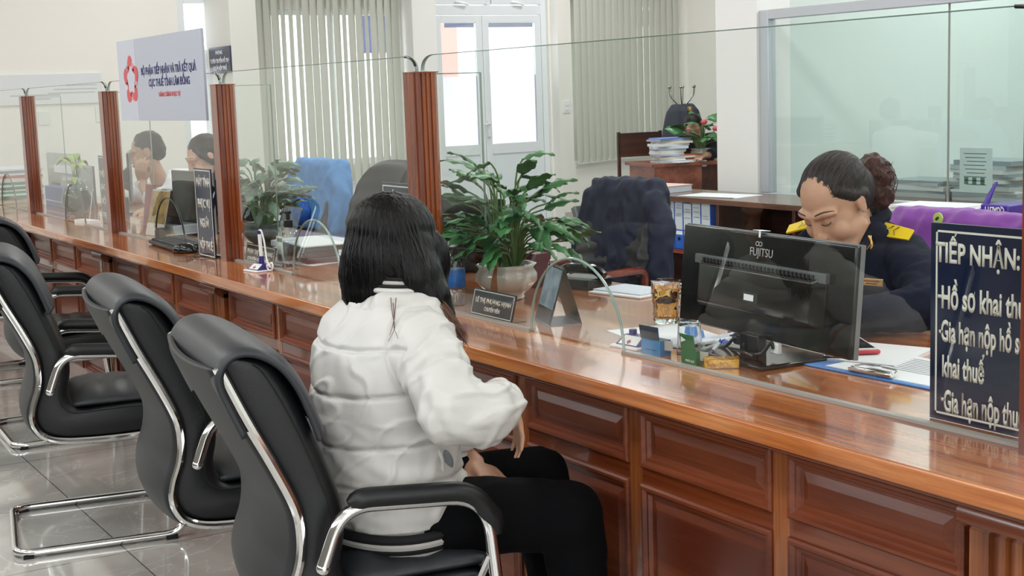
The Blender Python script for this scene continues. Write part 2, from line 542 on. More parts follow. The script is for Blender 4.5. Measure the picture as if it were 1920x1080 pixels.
# ------------------------------------------------------------------ floor
def floor_mat():
    m, nt, b = new_mat('polished_marble_tiles')
    N, L = nt.nodes.new, nt.links.new
    tc = N('ShaderNodeTexCoord')
    mp = N('ShaderNodeMapping'); mp.inputs['Location'].default_value = (4.10 + 6.6, -1.108 + 6.6, 0)
    L(tc.outputs['Object'], mp.inputs[0])
    br = N('ShaderNodeTexBrick'); br.offset = 0; br.inputs['Scale'].default_value = 1
    br.inputs['Brick Width'].default_value = .66; br.inputs['Row Height'].default_value = .66
    br.inputs['Mortar Size'].default_value = .0022; br.inputs['Mortar Smooth'].default_value = .2
    br.inputs['Color1'].default_value = (1, 1, 1, 1); br.inputs['Color2'].default_value = (.9, .9, .9, 1); br.inputs['Mortar'].default_value = (.22, .21, .2, 1)
    L(mp.outputs[0], br.inputs['Vector'])
    n = N('ShaderNodeTexNoise'); n.inputs['Scale'].default_value = 1.7; n.inputs['Detail'].default_value = 8; n.inputs['Distortion'].default_value = 1.2
    L(tc.outputs['Object'], n.inputs['Vector'])
    cr = N('ShaderNodeValToRGB')
    cr.color_ramp.elements[0].position = .35; cr.color_ramp.elements[0].color = srgb('#a3a29d')
    cr.color_ramp.elements[1].position = .68; cr.color_ramp.elements[1].color = srgb('#c9c7c1')
    L(n.outputs[0], cr.inputs[0])
    wv = N('ShaderNodeTexNoise'); wv.inputs['Scale'].default_value = 2.3; wv.inputs['Detail'].default_value = 10; wv.inputs['Distortion'].default_value = 2.5
    L(tc.outputs['Object'], wv.inputs['Vector'])
    cv = N('ShaderNodeValToRGB')
    cv.color_ramp.elements[0].position = .485; cv.color_ramp.elements[0].color = (0, 0, 0, 1)
    cv.color_ramp.elements[1].position = .515; cv.color_ramp.elements[1].color = (0, 0, 0, 1)
    k = cv.color_ramp.elements.new(.5); k.color = (.22, .22, .22, 1)
    L(wv.outputs[0], cv.inputs[0])
    ad = N('ShaderNodeMixRGB'); ad.blend_type = 'ADD'; ad.inputs[0].default_value = .55
    L(cr.outputs[0], ad.inputs[1]); L(cv.outputs[0], ad.inputs[2])
    mx = N('ShaderNodeMixRGB'); mx.blend_type = 'MULTIPLY'; mx.inputs[0].default_value = 1
    L(ad.outputs[0], mx.inputs[1]); L(br.outputs['Color'], mx.inputs[2])
    L(mx.outputs[0], b.inputs['Base Color'])
    b.inputs['Roughness'].default_value = .09
    b.inputs['Coat Weight'].default_value = .5; b.inputs['Coat Roughness'].default_value = .03
    return m
FLOORM = floor_mat()
struct(MB().box(-12.2, 4, -3.6, 11.2, -.12, 0).build('floor', FLOORM))
struct(MB().box(-12.2, 4, -3.6, 11.2, CEIL, CEIL + .12).build('ceiling', CEILM))

XW = -11.75            # far end wall plane
WT = .22               # its thickness
def wall_seg(mb, y0, y1, z0, z1): mb.box(XW - WT, XW, y0, y1, z0, z1)
mb = MB()
wall_seg(mb, -3.6, 3.93, 0, CEIL)
wall_seg(mb, 3.93, 4.62, 2.25, CEIL)
wall_seg(mb, 4.62, 4.72, 0, CEIL)
wall_seg(mb, 4.72, 6.0, 0, .72); wall_seg(mb, 4.72, 6.0, 2.12, CEIL)
wall_seg(mb, 6.0, 6.36, 0, CEIL)
wall_seg(mb, 6.36, 7.68, 2.75, CEIL)
wall_seg(mb, 7.68, 8.05, 0, CEIL)
wall_seg(mb, 8.05, 9.1, 0, .8); wall_seg(mb, 8.05, 9.1, 2.2, CEIL)
wall_seg(mb, 9.1, 11.2, 0, CEIL)
struct(mb.build('wall_back', WALL))
# thicker wall stretch right of the door, carrying its tall tile skirting
struct(MB().box(XW, -11.62, 7.70, 7.86, 0, CEIL).box(XW, -11.62, 7.86, 9.25, 0, .62).box(XW, -11.62, 7.86, 9.25, 2.3, CEIL).box(XW, -11.62, 9.1, 9.25, .62, 2.3).build('trim_1', WALL))
SKIRT = mat('grey_tile_skirting', '#bdb9b0', .3)
struct(MB().box(-11.62, -11.605, 7.73, 9.22, 0, .115).build('baseboard_back', SKIRT))
# right-hand room side
struct(MB().box(-12.0, -10.2, 9.24, 9.44, 0, CEIL).build('wall_right', WALL))
struct(MB().box(-12.1, 4, 11.0, 11.2, 0, CEIL).build('wall_far_right', WALL))
struct(MB().box(-10.72, -10.35, 9.0, 9.24, 0, CEIL).build('trim_2', WALL2))
struct(MB().box(3.8, 4.0, -3.6, 11.2, 0, CEIL).build('wall_entrance', WALL))
mbw = MB()
mbw.box(-12.0, 4, -3.6, -3.4, 0, 2.3).box(-12.0, 4, -3.6, -3.4, 3.25, CEIL)
for x in (-12.0, -9.2, -6.2, -3.2, -0.2, 2.8):
    mbw.box(x, x + .5, -3.6, -3.4, 2.3, 3.25)
struct(mbw.build('wall_front', mat('taupe_wall', '#77736b', .7)))  # unseen wall, darkened and closed low down to dim the glass reflections
# pillars
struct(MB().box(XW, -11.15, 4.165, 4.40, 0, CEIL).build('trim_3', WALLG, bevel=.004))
struct(MB().box(XW, -11.52, 6.05, 6.30, 0, CEIL).build('trim_4', WALL2, bevel=.004))
# pillar that carries the office glazing
PY = 5.50
p0 = at_y(1345, 340, PY); p1 = at_y(1421, 340, PY)
PX0, PX1 = p0.x, p1.x
struct(MB().box(PX0, PX1, PY, PY + .26, 0, CEIL).build('trim_5', WALL2, bevel=.004))

# ------------------------------------------------------------------ far wall door (double, half frosted)
def leaf(name, y0, y1, x, z1, zrail, parent, handle=None):
    t = .07
    m = MB()
    m.box(x - .04, x, y0, y0 + t, .02, z1).box(x - .04, x, y1 - t, y1, .02, z1)
    m.box(x - .04, x, y0 + t, y1 - t, z1 - t, z1).box(x - .04, x, y0 + t, y1 - t, .02, .12)
    m.box(x - .04, x, y0 + t, y1 - t, zrail - .07, zrail + .03)
    o = m.build(name, PVC, parent, bevel=.004)
    MB().box(x - .03, x - .012, y0 + t, y1 - t, .12, zrail - .07).build('lower_panel', PVC2, o)
    MB().box(x - .025, x - .019, y0 + t, y1 - t, 1.49, z1 - t).build('clear_pane', CLEARG, o)
    MB().box(x - .025, x - .019, y0 + t, y1 - t, zrail + .03, 1.49).build('frosted_pane', FROST, o)
    return o
FROST, nt_, b_ = new_mat('frosted_film')
b_.inputs['Base Color'].default_value = srgb('#eef0fb'); b_.inputs['Roughness'].default_value = .5
b_.inputs['Transmission Weight'].default_value = .75; b_.inputs['IOR'].default_value = 1.05
XD = -11.80
d1 = bpy.data.objects.new('door_1', None); COL.objects.link(d1); struct(d1)
fr = MB()
fr.box(XD - .07, XD + .01, 6.36, 6.42, 0, 2.72).box(XD - .07, XD + .01, 7.62, 7.68, 0, 2.72)
fr.box(XD - .07, XD + .01, 6.42, 7.62, 2.07, 2.16).box(XD - .07, XD + .01, 6.42, 7.62, 2.66, 2.72).box(XD - .07, XD + .01, 7.0, 7.05, 2.16, 2.66)
fr.box(XD - .07, XD + .01, 6.42, 7.62, 0, .02)
fr.build('door_frame', PVC, d1, bevel=.004)
for a, b2 in ((6.425, 6.995), (7.055, 7.615)):
    s2 = MB().box(XD - .05, XD + .02, a, b2, 2.17, 2.23).box(XD - .05, XD + .02, a, b2, 2.60, 2.65).box(XD - .05, XD + .02, a, a + .05, 2.23, 2.60).box(XD - .05, XD + .02, b2 - .05, b2, 2.23, 2.60).build('fanlight_sash', PVC, d1, bevel=.003)
    MB().box(XD - .02, XD - .014, a + .05, b2 - .05, 2.23, 2.60).build('pane', CLEARG, s2)
    MB().tube([(XD + .03, (a + b2) / 2 - .06, 2.19), (XD + .05, (a + b2) / 2 - .03, 2.185), (XD + .05, (a + b2) / 2 + .07, 2.165)], .012, 8).build('handle', WHITE, s2, smooth=True)
leaf('door_leaf', 6.425, 6.945, XD + .01, 2.065, .80, d1)
lf = leaf('door_leaf', 6.95, 7.615, XD + .01, 2.065, .80, d1)
MB().box(XD + .012, XD + .035, 6.96, 6.995, .90, 1.06).tube([(XD + .03, 6.975, 1.03), (XD + .06, 6.975, 1.03), (XD + .065, 6.90, 1.02)], .010, 8).build('door_handle', WHITE, lf, bevel=.003)
# half hidden door left of the pillar
d2 = bpy.data.objects.new('door_2', None); COL.objects.link(d2); struct(d2)
MB().box(XD - .07, XD + .01, 3.93, 4.0, 0, 2.25).box(XD - .07, XD + .01, 4.55, 4.62, 0, 2.25).box(XD - .07, XD + .01, 4.0, 4.55, 1.62, 1.78).box(XD - .07, XD + .01, 4.0, 4.55, 2.17, 2.25).box(XD - .07, XD + .01, 4.0, 4.55, 0, .1).box(XD - .07, XD + .01, 4.14, 4.19, .1, 1.62).build('door_frame', PVC, d2, bevel=.004)
MB().box(XD - .03, XD - .024, 4.0, 4.55, .1, 1.62).build('pane', CLEARG, d2)
MB().box(XD - .03, XD - .024, 4.0, 4.55, 1.78, 2.17).build('pane', CLEARG, d2)

# windows behind the blinds
def window(name, y0, y1, z0, z1, xx):
    o = bpy.data.objects.new(name, None); COL.objects.link(o); struct(o)
    ym = (y0 + y1) / 2
    MB().box(xx - .06, xx, y0, y0 + .05, z0, z1).box(xx - .06, xx, y1 - .05, y1, z0, z1).box(xx - .06, xx, y0 + .05, y1 - .05, z0, z0 + .05).box(xx - .06, xx, y0 + .05, y1 - .05, z1 - .05, z1).box(xx - .06, xx, ym - .03, ym + .03, z0 + .05, z1 - .05).build('window_frame', PVC, o, bevel=.004)
    MB().box(xx - .035, xx - .03, y0 + .05, y1 - .05, z0 + .05, z1 - .05).build('pane', CLEARG, o)
window('window_1', 4.72, 6.0, .72, 2.12, XW - .05)
window('window_2', 8.05, 9.1, .8, 2.2, XW - .05)

# vertical blinds
BLIND, nt_, b_ = new_mat('blind_fabric')
b_.inputs['Base Color'].default_value = srgb('#c6c8be'); b_.inputs['Roughness'].default_value = .8
def blinds(label, x, y0, y1, z0, z1, n, rot, gaps, dz=0.0):
    t = thing('vertical_blind', label, 'blind', (x, y0, 0))
    MB().box(-.03, .03, 0, y1 - y0, z1, z1 + .04).build('headrail', WHITE, t, bevel=.003)
    m = MB(); wt = MB(); p = (y1 - y0) / n
    rnd = random.Random(3)
    for i in range(n):
        c = (i + .5) * p
        zz = z0 + dz * i / n
        a = rot + rnd.uniform(-.06, .06) + (0.35 if i in gaps else 0)
        hw = p * .56
        w2 = hw * (0.86 if i in gaps else 1.0)
        M_ = Matrix.Translation((0, c, 0)) @ Matrix.Rotation(a, 4, 'Z')
        cur = []
        for k in range(7):
            s_ = -1 + 2 * k / 6
            cur.append((.006 * (1 - s_ * s_), s_ * w2))
        poly = cur + [(q[0] + .0012, q[1]) for q in reversed(cur)]
        m.loft([[M_ @ Vector((q[0], q[1], zz)) for q in poly], [M_ @ Vector((q[0], q[1], z1)) for q in poly]])
        wt.box(-.004, .004, -hw * .8, hw * .8, zz - .012, zz + .03, M_)
    m.build('slats', BLIND, t)
    wt.tube([(0, 0, z0 + .0), (0, (y1 - y0), z0 + dz)], .0025, 6)
    wt.build('weights', WHITE, t)
    return t
blinds('left vertical blind behind the blue-draped chair, slits of daylight between slats', XW + .06, 4.60, 6.0, .56, 2.9, 19, R(15), (3, 4, 5, 9, 11, 14))
blinds('right vertical blind on the wall beside the coat stand', -11.56, 7.86, 9.16, .60, 2.9, 17, R(8), (), .06)

# wall switches
def switch(x, y, z, label):
    t = thing('light_switch', label, 'switch', (x, y, z))
    MB().box(0, .012, -.04, .04, -.06, .06).build('plate', WHITE, t, bevel=.003)
    MB().box(.012, .018, -.018, .018, .008, .038).box(.012, .018, -.018, .018, -.038, -.008).build('rocker', WHITE, t, bevel=.002)
p = at_x(485, 212, -11.75)
switch(-11.75, 4.54, p.z, 'white wall switch between the pillar and the left blind')
p = at_x(1070, 200, -11.62)
switch(-11.62, 7.78, p.z, 'white wall switch left of the right blind')

# framed board and small frames on the far left wall
p = at_x(0, 201, XW); q = at_x(192, 199, XW); tp = at_x(190, 155, XW)
t = thing('wall_board', 'long pale notice board on the far wall above the left counter end', 'board', (XW, 0, 0))
MB().box(0, .02, 1.2, q.y, 1.355, 1.60).build('panel', mat('pale_board', '#dfe3e6', .3), t, bevel=.003)
MT = Matrix.Rotation(R(90), 4, 'Z') @ Matrix.Identity(4)
def rot_to_x(x):  # text plane facing +x, running along +y
    return Matrix.Translation((x, 0, 0)) @ Matrix.Rotation(R(90), 4, 'Z')
m3 = MB()
for z_, a, b2 in ((1.50, 2.95, 3.2), (1.47, 2.85, 3.2), (1.44, 2.80, 3.18)): m3.box(.02, .021, a, b2, z_, z_ + .008)
for z_, a, b2 in ((1.425, 2.50, 2.9), (1.395, 2.62, 2.82)): m3.box(.02, .021, a, b2, z_, z_ + .011)
m3.build('text_lines', mat('faint_print', '#a9b0b8', .7), t)
for u, v, w_, h_, lab in ((82, 222, .09, .11, 'small white notice on the far wall right of the leftmost post'), (190, 213, .10, .14, 'small white plate on the far wall at the second post')):
    p = at_x(u, v, XW)
    t = thing('wall_notice', lab, 'notice', (XW, p.y, p.z))
    MB().box(0, .012, -w_ / 2, w_ / 2, -h_ / 2, h_ / 2).build('plate', mat('pale_plate', '#e3e5e2', .4), t, bevel=.003)

# navy door sign on the first pillar
Y_ = 4.165
a = at_y(394, 138, Y_ - .012); b = at_y(446, 138, Y_ - .012)
t = thing('pillar_sign', 'small navy sign with white lettering on the first pillar', 'sign', (a.x, Y_ - .001, 0))
zt = at_y(396, 90, Y_).z; zb = at_y(396, 139, Y_).z
W_ = -11.15 - a.x
MB().box(0, W_ + .0, -.012, 0, zb, zt).build('plate', mat('dark_sign_face', '#2b2f45', .3), t, bevel=.002)
hh = zt - zb
lettering(t, [('PHÒNG', W_ * .33, zb + hh * .72, W_ * .64, zb + hh * .72, hh * .13), ('TUYÊN TRUYỀN HỖ TRỢ', W_ * .06, zb + hh * .40, W_ * .94, zb + hh * .40, hh * .15), ('NGƯỜI NỘP THUẾ', W_ * .18, zb + hh * .12, W_ * .82, zb + hh * .12, hh * .15)], SIGNW, mtx=Matrix.Translation((0, -.0125, 0)), bold=.03)

# ------------------------------------------------------------------ glazed office partition
GY = PY + .02
gx0 = at_y(1440, 100, GY).x; gz1 = at_y(1440, 18, GY).z
gp = bpy.data.objects.new('window_3', None); COL.objects.link(gp); struct(gp)
gz0 = .70
GXR = 1.6
MB().box(PX1, PX1 + .075, GY, GY + .06, gz0, gz1).box(PX1 + .075, GXR, GY, GY + .06, gz1 - .055, gz1).box(PX1, GXR, GY, GY + .06, gz0 - .06, gz0).build('window_frame', ALU, gp, bevel=.004)
OFFG = pane_glass('office_glass', (0.925, 0.955, 0.952), 1.3)
xs = at_y(1771, 200, GY).x
MB().box(PX1 + .075, xs - .003, GY + .025, GY + .033, gz0, gz1 - .055).build('pane', [OFFG], gp)
MB().box(xs + .003, GXR, GY + .025, GY + .033, gz0, gz1 - .055).build('pane', [OFFG], gp)
MB().box(xs - .003, xs + .003, GY + .024, GY + .034, gz0, gz1 - .055).build('glass_joint', SEAL, gp)
struct(MB().box(PX1, 4, GY, GY + .08, 0, gz0 - .06).build('trim_6', WALL2))
# things inside the office, seen through the glass
OFW = mat('office_wall', '#d3dedb', .7)
struct(MB().box(PX1 - .12, 4, 7.9, 8.05, 0, CEIL).build('wall_office', OFW))
struct(MB().box(PX1 - .12, PX1 - .01, PY + .26, 7.9, 0, CEIL).build('wall_office_side', OFW))
p = at_y(1790, 278, GY - .004); q = at_y(1818, 355, GY - .004)
t = thing('paper_notice', 'greenish printed notice stuck on the office glass beside the stacked papers', 'notice', (p.x - .01, GY + .045, 0))
POST = mat('tinted_notice_paper', '#cfdcd6', .6)
MB().box(-.0, .20, 0, .002, q.z - .02, p.z).build('sheet', POST, t)
m3 = MB()
for k in range(9): m3.box(.025 + .01 * (k % 3), .165 - .01 * (k % 2), -.0005, 0, p.z - .03 - k * .019, p.z - .026 - k * .019)
for k in range(3): m3.box(.03 + k * .05, .055 + k * .05, -.0005, 0, q.z + .02, q.z + .055)
m3.build('print', mat('notice_print', '#5f7672', .7), t)
# ------------------------------------------------------------------ long counter
CT = 0.76
YF, YB = 1.565, 2.43
XL, XR = -10.9, 0.6
POSTX = [-7.93, -6.35, -4.876, -3.356, -1.352]
t = thing('worktop', 'long varnished reddish wooden worktop of the service counter', 'countertop', (0, 0, 0))
MB().box(XL, XR, YF, YB, CT - .034, CT).build('worktop_board', W_TOP, t, bevel=.004)
MB().box(XL, XR, YF + .028, YF + .06, CT - .05, CT - .034).build('under_moulding', W_FRONT, t, bevel=.004)
MB().box(XL, XR, YB - .05, YB - .03, .1, CT - .034).build('rear_apron', W_FRONT, t)

def raised_panel(mb, x0, x1, z0, z1, y):
    """bolection frame plus fielded panel, facing -y"""
    def rect(i, d):
        return [Vector((x0 + i, y - d, z0 + i)), Vector((x1 - i, y - d, z0 + i)), Vector((x1 - i, y - d, z1 - i)), Vector((x0 + i, y - d, z1 - i))]
    mb.loft([rect(0, -.004), rect(0, .009), rect(.004, .013), rect(.010, .013), rect(.015, .006), rect(.020, .006), rect(.024, -.002), rect(.030, -.003), rect(.046, .004), rect(.048, .004)])
YP = 1.665
def counter_unit(x0, x1, n, label, first=True):
    t = thing('counter_cabinet', label, 'counter', (x0, YP, 0), group=None)
    W = x1 - x0
    pil = .15
    MB().box(0, W - .002, .009, .03, .0, CT - .05).build('backing_board', W_STILE, t)
    rails = MB().box(pil, W, -.004, .009, .535, .572).box(pil, W, -.004, .009, .690, CT - .05).box(pil, W, -.004, .009, 0, .10)
    rails.build('rails', W_FRONT, t, bevel=.0015)
    pit = (W - pil) / n
    for i in range(n):
        a = pil + i * pit + .022; b = pil + (i + 1) * pit - .022
        m = MB(); raised_panel(m, a - .001, b + .001, .571, .691, 0); m.build('upper_panel', W_PANEL, t)
        m = MB(); raised_panel(m, a - .001, b + .001, .099, .536, 0); m.build('lower_panel', W_PANEL, t)
        MB().box(pil + i * pit - .021 + (.021 if i == 0 else 0), pil + i * pit + .022, -.0045, .009, .0, CT - .05).build('stile', W_STILE, t)
    # pilaster with flutes and a small corbel
    fl = MB()
    prof = [(.0, .009), (.0, -.022)]
    for k in range(3):
        c = .045 + k * .03
        prof += [(c - .009, -.022), (c - .005, -.013), (c + .005, -.013), (c + .009, -.022)]
    prof += [(pil, -.022), (pil, .009)]
    fl.prism(prof, lambda p, q, tt: Vector((p, q, tt)), 0, CT - .085)
    fl.build('pilaster', W_STILE, t)
    MB().prism([(0, 0), (0, -.045), (.012, -.055), (.03, -.055), (.05, -.022), (.05, 0)], lambda z, y, tt: Vector((tt, y, CT - .051 - z)), .0, pil).build('corbel', W_FRONT, t, bevel=.002)
    return t
edges = [-10.9, -9.2, -7.70, -6.19, -4.77, -3.28, -1.39, .6]
labs = ['counter front section at the far left end', 'counter front section below the leftmost posts', 'counter front section below the second left post', 'counter front section below the keyboard',
        'counter front section below the hand sanitizer and pen stand', 'counter front section behind the woman in white jacket', 'counter front section at the right end below the large navy sign']
ns = [4, 3, 3, 3, 3, 4, 4]
for i in range(7): counter_unit(edges[i], edges[i + 1], ns[i], labs[i])

# ------------------------------------------------------------------ posts
plab = ['leftmost reddish wooden post', 'second wooden post from the left, beside the hanging white sign', 'third wooden post from the left, beside the navy four-line sign', 'tallest-looking wooden post just behind the woman in white', 'wooden post cut by the right edge of the frame']
for i, px in enumerate(POSTX):
    t = thing('divider_post', plab[i] + ' on the counter', 'post', (px, 1.78, CT), group='posts carrying the counter glass')
    hx, hy = .032, .036
    prof = [(-hx, -hy), (hx - .004, -hy), (hx, -hy + .004)]
    for c in (-.018, -.004, .010):
        prof += [(hx, c - .005), (hx - .005, c - .003), (hx - .005, c + .003), (hx, c + .005)]
    prof += [(hx, hy - .010), (hx - .008, hy), (-hx, hy)]
    MB().prism(prof, lambda p, q, tt: Vector((p, q, tt)), 0, .634).build('shaft', W_POST, t)
    MB().box(-hx - .001, hx + .001, -hy - .001, hy + .001, .634, .638).build('cap', W_POST, t, bevel=.001)

# ------------------------------------------------------------------ glass screens with arched pass-through
GZ = 1.44
ALLP = [-9.5] + POSTX + [.45]
glab = ['clear glass screen at the far left, arch over coloured folders', 'clear glass screen between the two left posts, arch beside the jar plant', 'clear glass screen behind the hanging white sign', 'clear glass screen in front of the blue-draped chair', 'large clear glass screen between customer and seated officer', 'clear glass screen beyond the right post']
arches = [-8.60, -7.095, -5.597, -4.12, -2.647, -.3]
for i in range(6):
    x0, x1 = ALLP[i] + .0331, ALLP[i + 1] - .0331
    e0, e1 = x0 - .02, x1 + .018
    t = thing('glass_screen', glab[i], 'glass screen', (0, 0, 0), group='arched glass screens of the counter')
    out = []
    rc = .06
    zb = CT + .003
    ax, ar = arches[i], .19
    out.append((x0, zb)); out.append((ax - ar, zb))
    for k in range(1, 20):
        a = PI - PI * k / 20
        out.append((ax + ar * math.cos(a), zb + ar * math.sin(a)))
    out.append((ax + ar, zb)); out.append((x1, zb))
    out.append((x1, 1.399)); out.append((x1 + .016, 1.4))
    for k in range(7):
        a = PI / 2 * k / 6
        out.append((x1 + .016 - rc + rc * math.cos(a), GZ - .035 + .035 * math.sin(a)))
    for k in range(7):
        a = PI / 2 + PI / 2 * k / 6
        out.append((x0 - .016 + rc + rc * math.cos(a), GZ - .035 + .035 * math.sin(a)))
    out.append((x0 - .016, 1.4)); out.append((x0, 1.399))
    m = MB()
    n = len(out)
    vf = [m.bm.verts.new((p, 1.776, q)) for p, q in out]; vb = [m.bm.verts.new((p, 1.784, q)) for p, q in out]
    f1 = m.bm.faces.new(vf); f2 = m.bm.faces.new(list(reversed(vb)))
    for k in range(n):
        f = m.bm.faces.new((vf[k], vb[k], vb[(k + 1) % n], vf[(k + 1) % n])); f.material_index = 0 if (abs(out[k][0] - out[(k + 1) % n][0]) < 1e-6 and out[k][1] < 1.4 and out[(k + 1) % n][1] < 1.41) else 1
    bmesh.ops.triangulate(m.bm, faces=[f1, f2])
    m.build('pane', [GLASS, GEDGE], t)
    # polished rim of the arch
    arc = [(ax + ar * math.cos(PI - PI * k / 28), 1.78, zb + ar * math.sin(PI - PI * k / 28)) for k in range(29)]
    MB().tube(arc, .0031, 8).build('arch_edge', GEDGE_D if i in (0, 1, 2) else GEDGE, t, smooth=True)
    top = [(p, 1.7745, q) for p, q in out if q > 1.3995]
    MB().tube(top, .0011, 6).build('top_edge', GEDGE_G, t, smooth=True)
    cr = [p for p in top if p[0] > x1 - .06 and p[2] > 1.405]
    if i < 5: MB().tube([(p[0] + .002, 1.7745, p[2]) for p in cr], .0036, 8).build('corner_bead', GEDGE_D, t, smooth=True)
    MB().box(x0, ax - ar, 1.772, 1.788, CT + .0002, CT + .006).build('seal', SEAL, t)
    MB().box(ax + ar, x1, 1.772, 1.788, CT + .0002, CT + .006).build('seal', SEAL, t)
# black edge bead near the top right corner of each screen
# small wing panes behind each post
wl = ['leftmost', 'second', 'third', 'fourth', 'right end']
for i, px in enumerate(POSTX):
    MBo = MB().box(px + .018, px + .024, 1.82, 1.955, CT + .001, 1.392)
    o = MBo.build('side_glass_pane', [GLASS]); tag(o, 'narrow glass wing pane standing behind the ' + wl[i] + ' wooden post', 'glass pane', 'side glass wings behind the posts')
    ed = MB().box(px + .018, px + .024, 1.952, 1.9555, CT + .001, 1.392).box(px + .018, px + .024, 1.82, 1.952, 1.3895, 1.3925)
    ed.build('glass_edge', GEDGE, o)

# ------------------------------------------------------------------ low cabinet behind the officer
YC0, YC1 = 5.0, 5.42
ZC = .705
xl = at_y(1100, 356, YC0).x
t = thing('low_cabinet', 'long low dark brown open cabinet behind the officer', 'cabinet', (0, 0, 0))
MB().box(xl, 1.2, YC0 - .01, YC1, ZC - .03, ZC).build('cabinet_top', W_CABTOP, t, bevel=.003)
xa = at_y(1232, 420, YC0).x; xb = at_y(1340, 420, YC0).x; xc = at_y(1482, 400, YC0).x
cm = MB()
cm.box(xl + .02, 1.2, YC1 - .02, YC1, 0, ZC - .03)
for x in (xl + .02, xa - .02, xb, xc, -4.4, -3.4, -2.4, -1.4, -.4, .6):
    cm.box(x, x + .022, YC0 + .01, YC1 - .02, 0, ZC - .03)
cm.build('carcass', W_CAB, t, bevel=.0015)
zs = at_y(1300, 472, YC0).z
MB().box(xl + .042, 1.2, YC0 + .012, YC1 - .02, zs - .022, zs).box(xl + .042, 1.2, YC0 + .012, YC1 - .02, .04, .062).build('shelf', W_ARM, t)
# binders
BL = mat('blue_binder', '#1f5fc4', .4); BD = mat('dark_blue_binder', '#1a2f74', .4); CY = mat('cyan_label', '#5fa6bd', .6); LBL = mat('binder_label', '#cdd3da', .6); TXG = mat('label_text', '#6b717a', .7)
us = [1237, 1250.5, 1265.5, 1281.5, 1298, 1315, 1333]
bl = ['dark blue binder with a cyan label, leftmost on the cabinet shelf', 'blue binder with blank ruled label, second on the cabinet shelf', 'blue binder with CÔNG VĂN label, third on the cabinet shelf', 'binder with a blue header on its label, fourth on the cabinet shelf',
      'binder with five lines on its label, fifth on the cabinet shelf', 'binder with a two-line label, rightmost on the cabinet shelf']
for i in range(6):
    a = at_y(us[i], 420, YC0 + .03).x; b = at_y(us[i + 1], 420, YC0 + .03).x - .004
    W = b - a
    t = thing('ring_binder', bl[i], 'binder', (a, YC0 + .03, zs), group='binders on the cabinet shelf')
    H = .30
    MB().box(0, W, 0, .27, 0.0, H).build('cover', BD if i == 0 else BL, t, bevel=.003)
    MB().box(.004, W - .004, -.0012, 0, .115, H - .006).build('label', LBL, t)
    if i == 0: MB().box(.004, W - .004, -.002, -.0012, .14, .25).build('label_band', CY, t)
    MB().box(.006, W - .006, -.0016, 0, .085, .106).build('name_strip', PAPER, t)
    MB().lathe([(.011, 0), (.011, .003), (.007, .003), (.007, .001)], (0, 0, 0), 16).xf(Matrix.Translation((W / 2, 0, .06)) @ Matrix.Rotation(R(90), 4, 'X')).build('finger_ring', BLACKP, t)
    words = {1: [('SỔ', .25), ('THEO DÕI', .235)], 2: [('CÔNG', .25), ('VĂN', .235), ('THÔNG', .20), ('BÁO', .19)], 3: [('CÔNG', .23), ('VĂN', .215), ('HỒ SƠ', .18)], 4: [('TỜ', .27), ('KHAI', .245), ('THUẾ', .22), ('NĂM', .19)], 5: [('CÁC', .20), ('LOẠI', .185)]}.get(i)
    if words:
        lettering(t, [(w_, W * .18, z_, W * .82, z_, .008) for w_, z_ in words], TXG, mtx=Matrix.Translation((0, -.0014, 0)), depth=.0003)
    if i == 3: MB().box(.008, W - .008, -.002, -.0012, .268, .284).build('label_band', BD, t)
# pink checked ledger stack and loose sheets on the cabinet
a = at_z(1222, 356, ZC); b = at_z(1285, 337, ZC + .05)
PINK, nt_, b_ = new_mat('pink_checked_cover')
tc = nt_.nodes.new('ShaderNodeTexCoord'); mp = nt_.nodes.new('ShaderNodeMapping'); mp.inputs['Rotation'].default_value = (0, 0, R(45))
ck = nt_.nodes.new('ShaderNodeTexChecker'); ck.inputs['Scale'].default_value = 55
ck.inputs['Color1'].default_value = srgb('#e7b6ac'); ck.inputs['Color2'].default_value = srgb('#e9d9d3')
nt_.links.new(tc.outputs['Object'], mp.inputs[0]); nt_.links.new(mp.outputs[0], ck.inputs[0]); nt_.links.new(ck.outputs[0], b_.inputs['Base Color'])
b_.inputs['Roughness'].default_value = .6
c = at_z(1270, 356, ZC)
t = thing('ledger_stack', 'thick stack of bound paper with a pink checked cover on the low cabinet', 'papers', (c.x, 5.16, ZC), R(8))
MB().box(-.17, .17, -.125, .125, 0, .038).build('page_block', PAPER2, t, bevel=.002)
MB().box(-.175, .175, -.13, .13, .038, .042).build('cover', PINK, t)
MB().box(-.06, .06, -.03, .03, .042, .0426).build('cover_label', PAPER, t)
MB().tube(catmull([(-.1, -.13, .02), (-.1, -.135, -.01), (-.095, -.172, -.06), (-.098, -.17, -.13), (-.093, -.17, -.19)], 5), .0022, 6).build('binding_string', PAPER3, t, smooth=True)
MB().tube([(-.02, -.13, .01), (-.035, -.168, -.005), (-.055, -.17, -.03)], .002, 6).build('binding_string', PAPER3, t, smooth=True)
c = at_z(1370, 366, ZC)
t = thing('document_sheets', 'two white sheets lying on the low cabinet right of the pink ledger', 'papers', (c.x - .02, 5.17, ZC), R(12))
MB().box(-.21, .21, -.12, .12, 0, .003).build('sheet', PAPER, t)
MB().box(-.20, .19, -.125, .10, .003, .005).build('sheet', PAPER, t)
